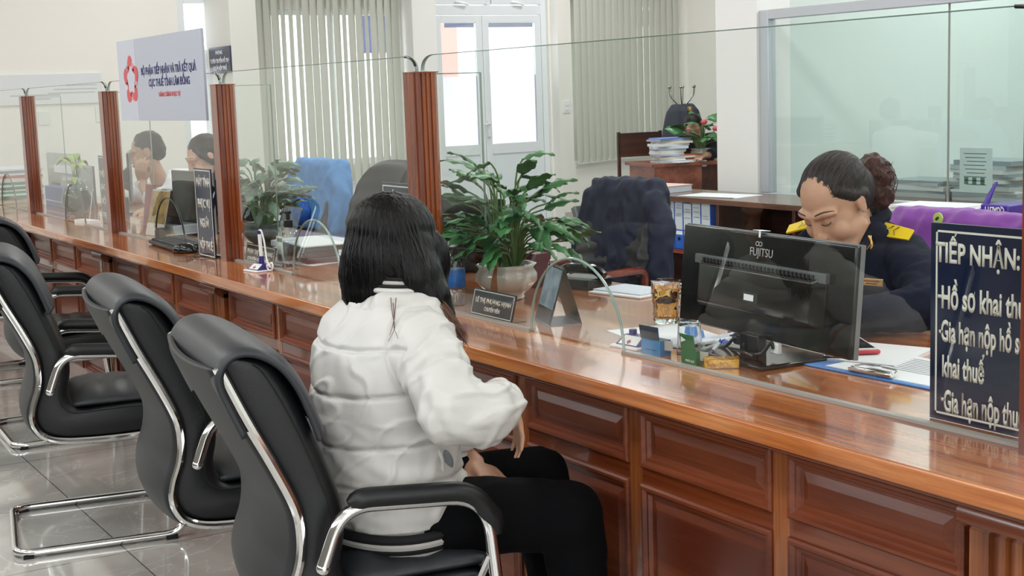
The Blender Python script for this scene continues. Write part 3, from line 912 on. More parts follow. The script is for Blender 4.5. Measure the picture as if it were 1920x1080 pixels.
# white papers and QUALITY paper ream on the cabinet right
c = at_z(1770, 385, ZC)
t = thing('document_sheets', 'white papers behind the purple chair on the cabinet', 'papers', (at_y(1775, 380, 5.15).x - .08, 5.2, ZC), R(4))
MB().box(-.22, .20, -.13, .13, 0, .018).build('sheet', PAPER, t)
MB().box(-.20, .18, -.12, .12, .018, .03, Matrix.Rotation(R(5), 4, 'Z')).build('sheet', PAPER, t)
q0 = at_y(1838, 388, 5.1); q1 = at_y(1890, 388, 5.1)
PUR = mat('violet_wrapper', '#4a2a9a', .3)
t = thing('paper_ream', 'torn violet ream wrapper marked QUALITY on the cabinet', 'paper ream', (q0.x, 5.1, ZC))
W = q1.x - q0.x
MB().box(0, W, 0, .22, 0, .055).build('wrapped_block', PUR, t, bevel=.006)
MB().loft([[Vector((-.02, .0, .0)), Vector((.02, .0, .0)), Vector((.02, .008, .0)), Vector((-.02, .008, 0))], [Vector((.0, .05, .10)), Vector((.03, .04, .10)), Vector((.03, .05, .10)), Vector((.0, .06, .10))], [Vector((.015, .08, .15)), Vector((.025, .08, .15)), Vector((.025, .088, .15)), Vector((.015, .088, .15))]]).build('torn_flap', PUR, t)
MB().box(-.055, .0, .05, .2, 0, .03).build('paper_block', PAPER, t)
lettering(t, [('QUALITY', .02, .018, W - .02, .018, .026)], WHITE, mtx=Matrix.Translation((W, -.001, .062)) @ Matrix.Rotation(PI, 4, 'Y'), bold=.03)
# paper heaps inside the office on a desk
t = thing('office_desk', 'desk behind the office glass carrying heaps of documents', 'desk', (-4.2, 6.3, 0))
MB().box(-1.7, 1.6, -.35, .4, .62, .66).build('desk_top', W_CABTOP, t, bevel=.003)
MB().box(-1.65, -1.6, -.3, .35, 0, .62).build('side_panel', W_CAB, t); MB().box(1.5, 1.55, -.3, .35, 0, .62).build('side_panel', W_CAB, t)
MB().box(-1.6, 1.5, .3, .33, .1, .62).build('modesty_panel', W_CAB, t)
rnd = random.Random(5)
HP = [mat('heap_paper_a', '#b3b9b8', .8), mat('heap_paper_b', '#8e9a9c', .8), mat('heap_paper_c', '#cfd4d2', .8)]
c = at_y(1870, 360, 6.25)
for hx, nn, lab in ((c.x, 11, 'tall heap of bundled papers behind the office glass'), (at_y(1790, 365, 6.25).x - .16, 5, 'low heap of papers behind the notice on the office glass')):
    t = thing('paper_heap', lab, 'papers', (hx, 6.25, .66))
    z = 0
    for k in range(nn):
        h = rnd.uniform(.012, .026)
        MB().box(-.2, .2, -.14, .14, z, z + h, Matrix.Translation((rnd.uniform(-.02, .02), 0, 0)) @ Matrix.Rotation(rnd.uniform(-.12, .12), 4, 'Z')).build('bundle', HP[k % 3], t)
        z += h
# ------------------------------------------------------------------ visitors' cantilever chairs
def visitor_chair(label):
    t = thing('visitor_chair', label, 'chair', (0, 0, 0), group='black visitor chairs in front of the counter')
    W = .215     # half width of the shell
    side = [(-.024, .878), (-.016, .860), (.022, .775), (.064, .690), (.100, .607), (.108, .550), (.102, .500), (.086, .455), (.079, .416), (.088, .381), (.114, .352), (.175, .334), (.31, .328), (.43, .332), (.47, .345)]
    sp = catmull([(0, a, b) for a, b in side], 4)
    # side tubes
    for sx in (-1, 1):
        MB().tube([(sx * (W + .004), p.y, p.z) for p in sp], .0105, 10).build('side_tube', CHROME, t, smooth=True)
    # rear shell: slightly bowed sheet following the tubes
    def shell(u, v):
        i = v * (len(sp) - 1); k = min(int(i), len(sp) - 2); f = i - k
        p = sp[k].lerp(sp[k + 1], f)
        x = -W + 2 * W * u
        tang = (sp[k + 1] - sp[k]).normalized()
        n = Vector((0, tang.z, -tang.y))       # towards the back / underneath
        bow = .020 * (1 - (2 * u - 1) ** 2)
        q = p - n * -bow * -1
        q = Vector((0, p.y, p.z)) + Vector((0, tang.z, -tang.y)) * bow
        return Vector((x, q.y, q.z))
    MB().grid(shell, 16, len(sp) - 1, .012).build('back_shell', LEATHER_B, t, smooth='all')
    # thick upholstered core: back and seat in one padded piece
    front = []
    for i, p in enumerate(sp):
        k = min(i, len(sp) - 2)
        tang = (sp[k + 1] - sp[k]).normalized()
        n = Vector((0, -tang.z, tang.y))
        th = .085 if p.z > .5 else .085 + .02 * min(1, (.5 - p.z) / .1)
        front.append((i, p, n, th))
    inner = [(.038, .890), (.080, .870), (.110, .825), (.145, .745), (.178, .655), (.196, .595), (.198, .540), (.188, .485), (.198, .445), (.23, .425), (.30, .428), (.40, .430), (.47, .420), (.495, .385), (.485, .350)]
    inn = catmull([(0, a, b) for a, b in inner], 4)
    # pair every outer point with an inner one so the padding is one smooth sleeve
    N_ = len(sp)
    rings = []; mids = []
    for i in range(N_):
        o_ = sp[i] + front[i][2] * .006
        q_ = inn[min(len(inn) - 1, round(i * (len(inn) - 1) / (N_ - 1)))]
        ring = []
        c_ = .018
        d_ = (q_ - o_); L_ = max(d_.length, .03); d_ = d_.normalized()
        prof = [(-1, c_), (-1, L_ - c_ * 1.6), (-.985, L_ - c_ * .8), (-.94, L_ - c_ * .25), (-.86, L_), (.86, L_), (.94, L_ - c_ * .25), (.985, L_ - c_ * .8), (1, L_ - c_ * 1.6), (1, c_), (.97, .004), (-.97, .004)]
        for sx, dd in prof:
            p_ = o_ + d_ * dd
            ring.append(Vector(((W - .003) * sx, p_.y, p_.z)))
        rings.append(ring); mids.append(o_ + d_ * (L_ - .030))
    MB().loft(rings).build('upholstery', LEATHER, t, smooth=True, angle=50)
    for sx in (-1, 1):
        MB().tube([(sx * (W - .002), p.y, p.z) for p in mids[3:]], .0015, 5).build('seam', BLACKR, t)
    # loose seat pad
    def pad(u, v):
        x = -.20 + .40 * u; y = .20 + .29 * v
        e = (1 - (2 * u - 1) ** 6) * (1 - (2 * v - 1) ** 6)
        z = .432 + .026 * e + .003 * math.sin(9 * u + 5 * v) * e + .003 * math.sin(26 * v + 3 * u) * e
        return Vector((x, y, z))
    MB().grid(lambda u, v: pad(1 - u, v), 18, 18, .012).build('seat_pad', LEATHER_G, t, smooth='all')
    # head cover folded over the top
    hc = catmull([(0, .020, .765), (0, -.004, .815), (0, -.022, .858), (0, -.014, .890), (0, .014, .907), (0, .052, .902), (0, .092, .878), (0, .124, .838), (0, .150, .780), (0, .164, .740)], 5)
    def cov(u, v):
        i = v * (len(hc) - 1); k = min(int(i), len(hc) - 2); f = i - k
        p = hc[k].lerp(hc[k + 1], f)
        s = 2 * u - 1
        w_ = W + .020
        # rolls down slightly at both ends
        dr = .014 * abs(s) ** 8
        cy, cz = .0, .87
        return Vector((w_ * s, p.y * (1 - .12 * abs(s) ** 6) , p.z - dr))
    MB().grid(lambda u, v: cov(1 - u, v), 24, len(hc) - 1, .010).build('head_cover', LEATHER_G, t, smooth='all')
    for u in (0.008, .992):
        MB().tube([cov(u, k / 40) + Vector((0, 0, .001)) for k in range(41)], .0028, 6).build('cover_piping', LEATHER, t, smooth=True)
    MB().tube([cov(k / 24, .005) + Vector((0, -.002, 0)) for k in range(25)], .0028, 6).build('cover_piping', LEATHER, t, smooth=True)
    # tubular frame: floor ring, legs, arms
    A = .262
    ring = rounded([(-A, .20, .015), (-A, 0, .015), (A, 0, .015), (A, .20, .015)], .06, 7)
    half = lambda sx: rounded([(sx * A, .20, .015), (sx * A, .51, .015), (sx * A, .455, .585), (sx * A, .175, .607), (sx * A * .99, .135, .50)], .075, 9)
    left = half(-1); right = half(1)
    # flatten first points of the foot
    path = list(reversed(left)) + ring[1:-1] + right
    MB().tube(path, .0125, 12).build('tube_frame', CHROME, t, smooth=True)
    for sx in (-1, 1):
        MB().ell((sx * A * .99, .135, .498), .0135).build('end_ball', CHROME, t, smooth='all')
        arm = [p + Vector((0, 0, .014)) if p.z > .55 else p + Vector((0, .014, .0)) for p in half(sx) if (p.z > .44 and p.y > .185)]
        n = len(arm)
        rs = [.020 * (.5 + .5 * min(1, min(i, n - 1 - i) / 1.5)) for i in range(n)]
        MB().tube(arm, rs, 12).build('armrest_pad', LEATHER, t, smooth=True)
        MB().box(sx * A - .014, sx * A + .014, .44, .475, 0, .012).build('foot_pad', BLACKR, t)
        MB().box(sx * A - .014, sx * A + .014, .02, .05, 0, .006).build('foot_pad', BLACKR, t)
        MB().tube([(sx * (A - .0), .46, .47), (sx * (W - .02), .44, .36)], .009, 8).build('seat_bracket', CHROME, t, smooth=True)
    return t
vc = visitor_chair('black visitor chair nearest the camera, the woman in the white jacket sits on it')
a8 = -R(8)
vc.location = (-2.535, .860, 0); vc.rotation_euler.z = a8
for (x, y, a, lab) in ((-3.385, .915, -R(7), 'empty black visitor chair just left of the woman, second from the camera'),
                       (-4.49, .86, -R(11), 'black visitor chair third from the camera, its chrome floor ring fully visible'),
                       (-5.89, 1.12, -R(3), 'black visitor chair fourth from the camera, partly behind the third'),
                       (-7.30, 1.08, -R(4), 'black visitor chair farthest away, only its chrome arm and foot at the left edge')):
    copy_tree(vc, (x, y, 0), a, lab)

# ------------------------------------------------------------------ staff office chairs
def office_chair(label, loc, rz, top=1.0, w=.48, m=LEATHER_G, arms=BLACKP, back_lo=.45, castors=True):
    """faces local +y"""
    t = thing('office_chair', label, 'chair', loc, rz)
    hw = w / 2
    def back(u, v):
        s = 2 * u - 1
        z = back_lo + (top - back_lo) * v
        taper = 1 - .22 * max(0, (v - .55) / .45) ** 2 - .10 * (1 - v) ** 2
        y = -.24 - .10 * v + .05 * math.sin(v * PI * 1.1) - .045 * abs(s) ** 2.5 * -1
        if v > .88: y -= .05 * ((v - .88) / .12) ** 2
        return Vector((hw * s * taper, y + .004 * math.sin(v * 40) , z - .02 * abs(s) ** 4))
    MB().grid(lambda u, v: back(1 - u, v), 20, 26, .085).build('backrest', m, t, smooth='all')
    def seat(u, v):
        s = 2 * u - 1
        e = (1 - abs(s) ** 6) * (1 - (2 * v - 1) ** 6)
        return Vector((hw * s, -.22 + .44 * v, .42 + .035 * e))
    MB().grid(lambda u, v: seat(1 - u, v), 14, 14, .06).build('seat', m, t, smooth='all')
    for sx in (-1, 1):
        MB().tube(rounded([(sx * (hw + .01), -.2, .46), (sx * (hw + .03), -.2, .62), (sx * (hw + .03), .16, .62), (sx * (hw + .01), .12, .40)], .05), .016, 10).build('arm', arms, t, smooth=True)
    MB().lathe([(.028, .10), (.028, .36), (.06, .37), (.06, .395)], (0, 0, 0), 16).build('gas_column', BLACKP, t, smooth=True)
    st = MB()
    for k in range(5):
        a = 2 * PI * k / 5
        st.tube([(0, 0, .11), (.27 * math.cos(a), .27 * math.sin(a), .07)], [.028, .016], 8)
    st.build('star_base', BLACKP, t, smooth=True)
    for k in range(5):
        a = 2 * PI * k / 5
        MB().ell((.27 * math.cos(a), .27 * math.sin(a), .028), (.022, .022, .028)).build('castor', BLACKR, t, smooth='all')
    return t
def chair_spot(u, v, Y): 
    p = at_y(u, v, Y); return p
# chair with blue jacket, grey executive chair, navy-jacket chair, purple-jacket chair
pb = at_y(580, 304, 2.95); pg = at_y(722, 304, 3.0); pn = at_y(1170, 342, 3.35); pp = at_y(1772, 388, 3.05)
c_blue = office_chair('office chair wearing the light blue jacket, behind the pale potted plant', (pb.x, 2.70, 0), PI + R(4), pb.z - .02, .46)
c_grey = office_chair('tall charcoal leather office chair behind the woman\'s head, left of the tall post', (pg.x - .12, 2.75, 0), PI, pg.z, .50, LEATHER_B)
c_navy = office_chair('office chair with reddish wooden arms under the navy jacket', (pn.x, 3.08, 0), PI + R(8), pn.z - .02, .38, LEATHER, W_ARM)
c_purp = office_chair('office chair draped in purple behind the seated officer', (pp.x, 2.84, 0), PI, pp.z - .06, .46)

def draped(label, loc, rz, m, top, w, name='jacket', lo=.55, sleeves=True, extra=None, voxel=.009, amp=.006, fs=16):
    """garment hung over a chair back that faces local +y at y=-.24..-.34"""
    t = thing(name, label, name, loc, rz)
    hw = w / 2
    b = MB()
    y0 = -.37
    rings = []
    for i in range(14):
        v = i / 13
        z = lo + (top + .012 - lo) * v
        ww = hw * (1.10 - .20 * max(0, (v - .5) / .5) ** 2) + .01
        d = .085 - .02 * v + (.0 if v < .95 else -.02)
        yy = -.285 - .05 * v
        ring = []
        for k in range(28):
            a = 2 * PI * k / 28
            ca, sa = math.cos(a), math.sin(a)
            ring.append(Vector((ww * math.copysign(abs(ca) ** .45, ca), yy + d * math.copysign(abs(sa) ** .7, sa), z)))
        rings.append(ring)
    b.loft(rings)
    if sleeves:
        for sx in (-1, 1):
            b.limb([(sx * hw * .85, -.30, top - .07, .05), (sx * (hw + .015), -.30, top - .17, .055), (sx * (hw + .035), -.27, top - .33, .05), (sx * (hw + .03), -.25, lo - .02, .045)])
    if extra: extra(b, hw, top)
    def dsp(c, n):
        f = (.45 - abs(noise.noise(Vector((c.x * fs * .9 + c.z * 5, c.y * fs * .6, c.z * fs * .18)))) * 1.8) * amp * 1.1
        f += noise.noise(Vector((c.x * 8 + c.z * 9, c.y * 8, c.z * 7 - c.x * 12))) * amp * .5
        f += (.4 - abs(noise.noise(Vector((c.x * 14 - c.z * 12, c.y * 10, c.z * 10 + c.x * 9)))) * 1.6) * amp * .7
        f += abs(noise.noise(Vector((c.x * 22 - c.z * 10, c.y * 20, c.z * 5 + 4)))) * amp
        return f
    ob = b.blob('cloth', m, t, voxel, 3, dsp, 1)
    return t
LBLUE = mat('light_blue_denim', '#5b94cf', .7, bump=.2, bscale=200, var=.2, vscale=10)
DBLUE = mat('blue_patterned_lining', '#1d63c4', .6, var=.5, vscale=60)
jb = draped('light blue jacket draped over the office chair behind the pale potted plant', (pb.x, 2.70, 0), PI + R(4), LBLUE, pb.z, .50, lo=.66, amp=.009)
MB().ell((-.10, .0, .0), (.09, .05, .075)).xf(Matrix.Translation((.12, -.215, .74))).build('lining', DBLUE, jb, smooth='all')
jn = draped('dark navy jacket draped over the chair with reddish wooden arms', (pn.x, 3.08, 0), PI + R(8), NAVYF, pn.z, .385, lo=.42, amp=.011, fs=26)
MB().cbox((0, 0, 0), (.03, .05, .10), Matrix.Translation((.235, -.27, .80)) @ Matrix.Rotation(R(25), 4, 'Y')).build('sleeve_strap', GREYP, jn, bevel=.006)
PURC = mat('purple_cloth', '#7a2f96', .75, bump=.15, bscale=300, sheen=.2)
jp = draped('purple jacket with a round yellow-green badge over the chair behind the officer', (pp.x, 2.84, 0), PI, PURC, pp.z - .035, .60, lo=.60, sleeves=True, amp=.008)
bp_ = at_y(1758, 396, 2.84 + .40)
bd = MB().lathe([(.0001, 0), (.017, 0), (.017, .004), (.0001, .005)], seg=24).xf(Matrix.Translation((-(at_y(1759, 396, 3.10).x - pp.x), -.262, pp.z - .040)) @ Matrix.Rotation(R(-90), 4, 'X')).build('round_badge', mat('badge_green', '#bcd26a', .4), jp, smooth=True)
MB().box(-.006, .006, -.0, .002, -.003, .003, Matrix.Rotation(R(40), 4, 'Y')).xf(Matrix.Translation((-(at_y(1759, 396, 3.10).x - pp.x), -.2565, pp.z - .040))).build('badge_mark', BLACKP, jp)
# ------------------------------------------------------------------ people
def frame(c, f, up=(0, 0, 1), pitch=0.0, roll=0.0, s=1.0):
    """local x = own right, y = forward (face), z = up"""
    f = Vector(f).normalized(); up = Vector(up)
    r = f.cross(up).normalized(); u = r.cross(f)
    M_ = Matrix((r, f, u)).transposed().to_4x4()
    M_ = M_ @ Matrix.Rotation(roll, 4, 'Y') @ Matrix.Rotation(-pitch, 4, 'X') @ Matrix.Scale(s, 4)
    return Matrix.Translation(Vector(c)) @ M_

def head_vol(m, M_, jaw=1.0, nose=1.0, neck=True):
    h = MB()
    h.ell((0, -.012, .030), (.074, .094, .086))
    h.ell((0, .020, -.018), (.066, .070, .080))
    h.ell((0, .036, -.058), (.056 * jaw, .054, .052))
    h.ell((0, .066, -.096), (.024 * jaw, .020, .018))
    for sx in (-1, 1):
        h.limb([(sx * .054 * jaw, .0, -.062, .018), (sx * .040 * jaw, .045, -.088, .018), (sx * .014, .070, -.100, .016)], 10)
        h.ell((sx * .037, .058, -.034), (.028, .025, .030)); h.ell((sx * .046, .020, -.050), (.022, .040, .036))          # cheek
        h.limb([(sx * .012, .086, .024, .010), (sx * .036, .081, .029, .010), (sx * .056, .064, .022, .009)], 8)   # brow ridge
        h.ell((sx * .031, .072, .004), (.0145, .0135, .0115))        # lidded eye
        h.ell((sx * .012, .093, -.036), (.0085 * nose, .010, .008))  # nostril wing
        R_ = Matrix.Rotation(sx * R(-18), 3, 'Z')
        h.ell((sx * .075, -.010, -.004), (.008, .019, .031), R_)     # ear
        h.ell((sx * .080, -.016, .008), (.006, .012, .018), R_)
    h.limb([(0, .083, .020, .009), (0, .093, -.008, .009 * nose), (0, .099, -.030, .0115 * nose)], 10)
    h.ell((0, .082, -.060), (.026, .014, .012))
    h.ell((0, .090, -.055), (.020, .007, .0055)); h.ell((0, .088, -.066), (.018, .008, .006))
    h.limb([(0, -.010, -.06, .052), (0, -.022, -.095, .046)] + ([(0, -.030, -.14, .050), (0, -.035, -.19, .055)] if neck else []), 16)
    h.bm.transform(M_)
    tmp = bpy.data.meshes.new('t'); h.bm.to_mesh(tmp); h.bm.free(); m.bm.from_mesh(tmp); bpy.data.meshes.remove(tmp)

def face_parts(M_, t, brow, skin=None, closed=True, lips=LIP, lash=LASH):
    if skin: bpy.context.view_layer.update()
    def on(p):
        p = M_ @ Vector(p)
        if skin:
            ok, l_, n_, _i = skin.closest_point_on_mesh(p)
            return l_ + n_ * .0004
        return p
    for sx in (-1, 1):
        MB().tube([on(p) for p in catmull([(sx * .015, .0935, .034), (sx * .030, .0905, .0385), (sx * .048, .0785, .0370), (sx * .060, .0660, .029)], 4)], [.0010] + [.0020] * 8 + [.0016, .0013, .001, .0008], 6).build('eyebrow', brow, t, smooth=True)
        MB().tube([on(p) for p in catmull([(sx * .017, .0835, .000), (sx * .026, .0868, -.0045), (sx * .036, .0852, -.0045), (sx * .046, .0775, .001)], 4)], .0011, 6).build('eyelash', lash, t, smooth=True)
    MB().tube([on(p) for p in catmull([(-.024, .083, -.060), (-.010, .0968, -.0585), (0, .0975, -.060), (.010, .0968, -.0585), (.024, .083, -.060)], 4)], [.0015] + [.0036] * 15 + [.0015], 6).build('lips', lips, t, smooth=True)

def hand_vol(m, W, d, n, thumb=1, curl=.35, s=.95, spread=.10, fing=(1, 1, 1, 1)):
    """W wrist, d finger direction, n back-of-hand normal"""
    W = Vector(W); d = Vector(d).normalized(); n = Vector(n); n = (n - d * n.dot(d)).normalized(); sd = d.cross(n) * thumb
    P_ = lambda a, b, c: W + (d * a + sd * b + n * c) * s
    def jt(p, r): return (p.x, p.y, p.z, r * s)
    off = (.030, .010, -.010, -.028); lens = (.040, .046, .043, .034)
    m.limb([jt(P_(-.03, 0, 0), .025), jt(P_(.01, 0, 0), .024)], 12)
    for k in range(4):
        m.limb([jt(P_(.012, off[k] * .55, 0), .014), jt(P_(.05, off[k] * .85, .002), .013), jt(P_(.086 - .004 * abs(k - 1), off[k], 0), .0110)], 10)
    for k in range(4):
        b0 = P_(.086 - .004 * abs(k - 1), off[k], 0)
        ang = curl * .8 * fing[k]; dirn = (d + sd * spread * (1.5 - k)).normalized()
        L = lens[k]; pts = [jt(b0, .0098)]; cur = b0
        for q, (fr, r) in enumerate(((1, .0088), (.66, .0082), (.52, .0072))):
            dd = dirn * math.cos(ang) - n * math.sin(ang)
            cur = cur + dd * L * fr * s; pts.append(jt(cur, r)); ang += curl * fing[k]
        m.limb(pts, 10)
    t0 = P_(.020, .024, -.004); t1 = P_(.050, .046, -.016); t2 = P_(.078, .054, -.024); t3 = P_(.100, .052, -.030)
    m.limb([jt(t0, .0155), jt(t1, .0125), jt(t2, .0105), jt(t3, .0085)], 10)

def ring_body(m, rows, r, f, n=28, sq=.8):
    rings = []
    for (cx, cy, z, a, b) in rows:
        ring = []
        for k in range(n):
            t_ = 2 * PI * k / n; ca, sa = math.cos(t_), math.sin(t_)
            ring.append(Vector((cx, cy, z)) + r * a * math.copysign(abs(ca) ** sq, ca) + f * b * math.copysign(abs(sa) ** sq, sa))
        rings.append(ring)
    m.loft(rings)

# ================================================================== customer in the white quilted jacket
wo = thing('person', 'woman with long black hair in white quilted jacket, seated with her back to us', 'person', (0, 0, 0))
rv = Vector((.985, .11, 0)).normalized(); fv = Vector((-.11, .985, 0)).normalized()
cx, cy = -2.490, 1.200
HR = (-2.275, 1.355, .742)
b = MB()
ring_body(b, [(cx, cy + .0, .46, .15, .11), (cx, cy, .60, .145, .10), (cx, cy + .01, .75, .135, .09), (cx, cy + .03, .88, .13, .075), (cx, cy + .05, .93, .06, .055)], rv, fv)
headM = frame((-2.512, 1.266, 1.026), (-.02, 1, -.08), pitch=R(6), s=.93)
head_vol(b, headM)
# arms and legs under the clothes, hands bare
b.limb([(-2.35, 1.235, .87, .045), (-2.175, 1.200, .765, .04), (-2.20, 1.285, .757, .034), (-2.236, 1.325, .775, .024)])
b.limb([(-2.615, 1.235, .845, .042), (-2.655, 1.32, .71, .038), (-2.52, 1.39, .615, .028)])
hand_vol(b, (-2.236, 1.348, .757), (.05, .28, -1), (.2, 1, .30), thumb=-1, curl=.22, s=.66)
hand_vol(b, (-2.495, 1.412, .566), (1, -.02, -.22), (.15, .2, 1), thumb=1, curl=.16, s=.90, spread=.25)
for sx, kx, ky, kz in ((1, -2.265, 1.50, .50), (-1, -2.47, 1.555, .515)):
    hip = (cx + .085 * sx, cy + .03, .50)
    b.limb([(*hip, .06), (kx, ky, kz, .05), (kx + .01, ky + .03, .10, .035), (kx + .01, ky + .12, .05, .03)])
b.blob('body', SKIN, wo, .0048, 3)
# trousers
m = MB()
for sx, kx, ky, kz in ((1, -2.265, 1.495, .495), (-1, -2.47, 1.555, .512)):
    hip = (cx + .085 * sx, cy - .01, .505)
    m.limb([(*hip, .076), (kx - .5 * (kx - hip[0]), (ky + hip[1]) / 2, .505, .080), (kx, ky, kz, .070), (kx + .005, ky + .025, .30, .056), (kx + .01, ky + .03, .10, .050)], 20)
m.ell((cx, cy - .005, .510), (.150, .105, .075))
def tdisp(c, n):
    return .004 * noise.noise(Vector((c.x * 18, c.y * 10, c.z * 24))) + .003 * noise.noise(Vector((c.x * 45, c.y * 20, c.z * 30)))
m.blob('trousers', TROUS, wo, .008, 4, tdisp)
# shoes
for kx, ky in ((-2.255, 1.53), (-2.46, 1.61)):
    pass
for kx, ky in ((-2.255, 1.49), (-2.46, 1.50)):
    MB().ell((kx, ky + .05, .035), (.038, .105, .035)).build('shoe', BLACKG, wo, smooth='all')
# jacket
seams = [.865, .775, .675, .600]
def jr(z, base):
    return base
m = MB()
rows = [(cx + .0, cy + .005, .492, .176, .130), (cx, cy, .530, .184, .140), (cx, cy, .562, .184, .140), (cx + .004, cy - .003, .63, .174, .136), (cx + .006, cy - .002, .70, .168, .130), (cx + .004, cy, .78, .168, .127), (cx, cy + .012, .85, .170, .116), (cx - .008, cy + .022, .895, .160, .100), (cx - .003, cy + .034, .93, .120, .085), (cx, cy + .045, .955, .082, .075)]
ring_body(m, rows, rv, fv, 40, .85)
m.limb([(-2.365, 1.235, .862, .070), (-2.275, 1.215, .815, .068), (-2.190, 1.200, .762, .064)], 22)
m.limb([(-2.190, 1.200, .762, .064), (-2.178, 1.262, .748, .058), (-2.208, 1.308, .756, .049), (-2.232, 1.328, .764, .040)], 22)
m.limb([(-2.618, 1.235, .860, .068), (-2.655, 1.285, .79, .064), (-2.655, 1.345, .71, .060), (-2.60, 1.38, .64, .056), (-2.53, 1.39, .612, .046)], 20)
def seam_curve(c):
    # quilting lines sag towards the spine
    return .012 * math.cos((c.x - cx) * 9)
def jdisp(c, n):
    inarm = (c.x > -2.335 and c.z < .93 and (Vector((c.x, c.y, c.z)) - Vector((cx, cy, c.z))).length > .19)
    d = 0
    if not inarm and c.z < .93 and c.x > -2.72:
        zz = c.z + seam_curve(c)
        dist = min(abs(zz - s_) for s_ in seams)
        d -= .0080 * math.exp(-(dist / .0045) ** 2)
        d += .0015 * min(1, dist / .03)
        # puckers run diagonally out of the seams
        pk = noise.noise(Vector((c.x * 20 + c.z * 16, c.y * 14, c.z * 8 - c.x * 10)))
        d += .0075 * pk * math.exp(-dist / .05) + .006 * noise.noise(Vector((c.x * 7, c.y * 6, c.z * 12 + c.x * 8)))
        if c.z < .72: d += .005 * noise.noise(Vector((c.x * 8 + 5, c.y * 9, c.z * 34 + c.x * 18)))
    else:
        d += .007 * noise.noise(Vector((c.x * 26 + c.z * 14, c.y * 15, c.z * 20 - c.x * 8))) + .004 * noise.noise(Vector((c.x * 50, c.y * 22, c.z * 24)))
        # ring seam round the upper arm and creases near the elbow
        ax_ = Vector((-2.188, 1.200, .770)) - Vector((-2.365, 1.235, .862)); L_ = ax_.length
        tt = (c - Vector((-2.365, 1.235, .862))).dot(ax_) / L_ / L_
        d -= .008 * math.exp(-((tt - .62) / .035) ** 2)
    wz = c.x * 5 + c.z * 3
    rdg = noise.noise(Vector((c.x * 11 - c.z * 16 + c.y * 6, c.z * 9 + c.x * 6, c.y * 9 + 3)))
    d += .0045 * (1 - min(1, abs(rdg) * 5)) - .002
    # armhole seam
    ah = (c - Vector((-2.352, cy, .86))).dot(Vector((.93, .0, .37)))
    if c.z > .74 and c.y < 1.27: d -= .006 * math.exp(-(ah / .004) ** 2)
    if c.z < .505: d -= .006
    return d
jk = m.blob('jacket', JACKET, wo, .0040, 4, jdisp, 0)
# striped rib hem and collar
def ribring(z, a, b2, r, mm, nm, dx=0, dy=0, tilt=0):
    pts = []
    for k in range(48):
        t_ = 2 * PI * k / 48
        ca, sa = math.cos(t_), math.sin(t_)
        pts.append(Vector((cx + dx, cy + dy, z)) + rv * a * math.copysign(abs(ca) ** .85, ca) + fv * b2 * math.copysign(abs(sa) ** .85, sa) + Vector((0, 0, tilt * sa)))
    MB().tube(pts, r, 8, closed=True).build(nm, mm, wo, smooth=True)
ribring(.494, .179, .133, .010, RIB_B, 'hem_stripe', dy=.003)
ribring(.482, .177, .131, .0105, RIB_W, 'hem_stripe', dy=.003)
ribring(.471, .172, .127, .0105, RIB_B, 'hem_stripe', dy=.004)
ribring(.461, .168, .124, .0085, RIB_W, 'hem_stripe', dy=.004)
ribring(.957, .070, .066, .0055, JACKET, 'collar_stripe', dy=.047, tilt=-.004)
ribring(.965, .067, .063, .0042, RIB_B, 'collar_stripe', dy=.048, tilt=-.004)
ribring(.972, .065, .061, .0042, RIB_W, 'collar_stripe', dy=.049, tilt=-.004)
ribring(.979, .063, .059, .0042, RIB_B, 'collar_stripe', dy=.050, tilt=-.004)
# pocket slit with grey lining
MB().ell((0, 0, 0), (.006, .013, .022)).xf(Matrix.Translation((-2.325, 1.255, .635)) @ Matrix.Rotation(R(20), 4, 'X')).build('pocket_lining', mat('grey_lining', '#7c8286', .8), wo, smooth='all')
MB().tube(catmull([(-2.322, 1.232, .665), (-2.312, 1.238, .64), (-2.318, 1.240, .605)], 5), .004, 8).build('pocket_edge', JACKET, wo, smooth=True)
# hair
m = MB()
h = MB(); h.ell((0, -.022, .042), (.083, .101, .088)); h.ell((0, -.045, -.02), (.080, .083, .10)); h.ell((.062, .004, -.02), (.034, .055, .08)); h.ell((-.062, .004, -.02), (.034, .055, .08)); h.ell((.046, .056, -.03), (.030, .048, .085)); h.bm.transform(headM)
tm = bpy.data.meshes.new('t'); h.bm.to_mesh(tm); h.bm.free(); m.bm.from_mesh(tm)
m.limb([(-2.512, 1.230, 1.03, .074), (-2.520, 1.210, .985, .070), (-2.518, 1.206, .955, .064)], 20)
m.limb([(-2.490, 1.26, 1.03, .066), (-2.462, 1.272, .98, .060), (-2.440, 1.292, .94, .045), (-2.425, 1.31, .90, .030), (-2.415, 1.325, .875, .014)], 18)
m.limb([(-2.552, 1.258, 1.01, .050), (-2.566, 1.252, .970, .044), (-2.574, 1.248, .952, .034)], 16)
def hdisp(c, n):
    a = math.atan2(c.y - 1.25, c.x + 2.53)
    return .0022 * noise.noise(Vector((math.cos(a) * 26, math.sin(a) * 26, c.z * 4))) + .0014 * noise.noise(Vector((math.cos(a) * 60, math.sin(a) * 60, c.z * 5)))
wh = m.blob('hair', HAIR_BLK, wo, .0045, 5, hdisp)
st = MB(); rnd = random.Random(11)
for k in range(240):        # loose ends along the right-hand lock
    x = rnd.uniform(-.022, .030); y = rnd.uniform(-.012, .02)
    L_ = rnd.uniform(.02, .075)
    z0 = .945 + rnd.uniform(-.02, .02)
    p0 = Vector((-2.440 + x, 1.270 + y, z0)); p3 = Vector((-2.388 + x * .9, 1.318 + y, .880 - L_ * .55))
    mid = p0.lerp(p3, .5) + Vector((rnd.uniform(-.004, .014), rnd.uniform(-.004, .004), rnd.uniform(-.005, .01)))
    st.tube(catmull([p0, mid, p3], 4), [.0010] * 5 + [.0009, .0008, .0006, .0003], 4)
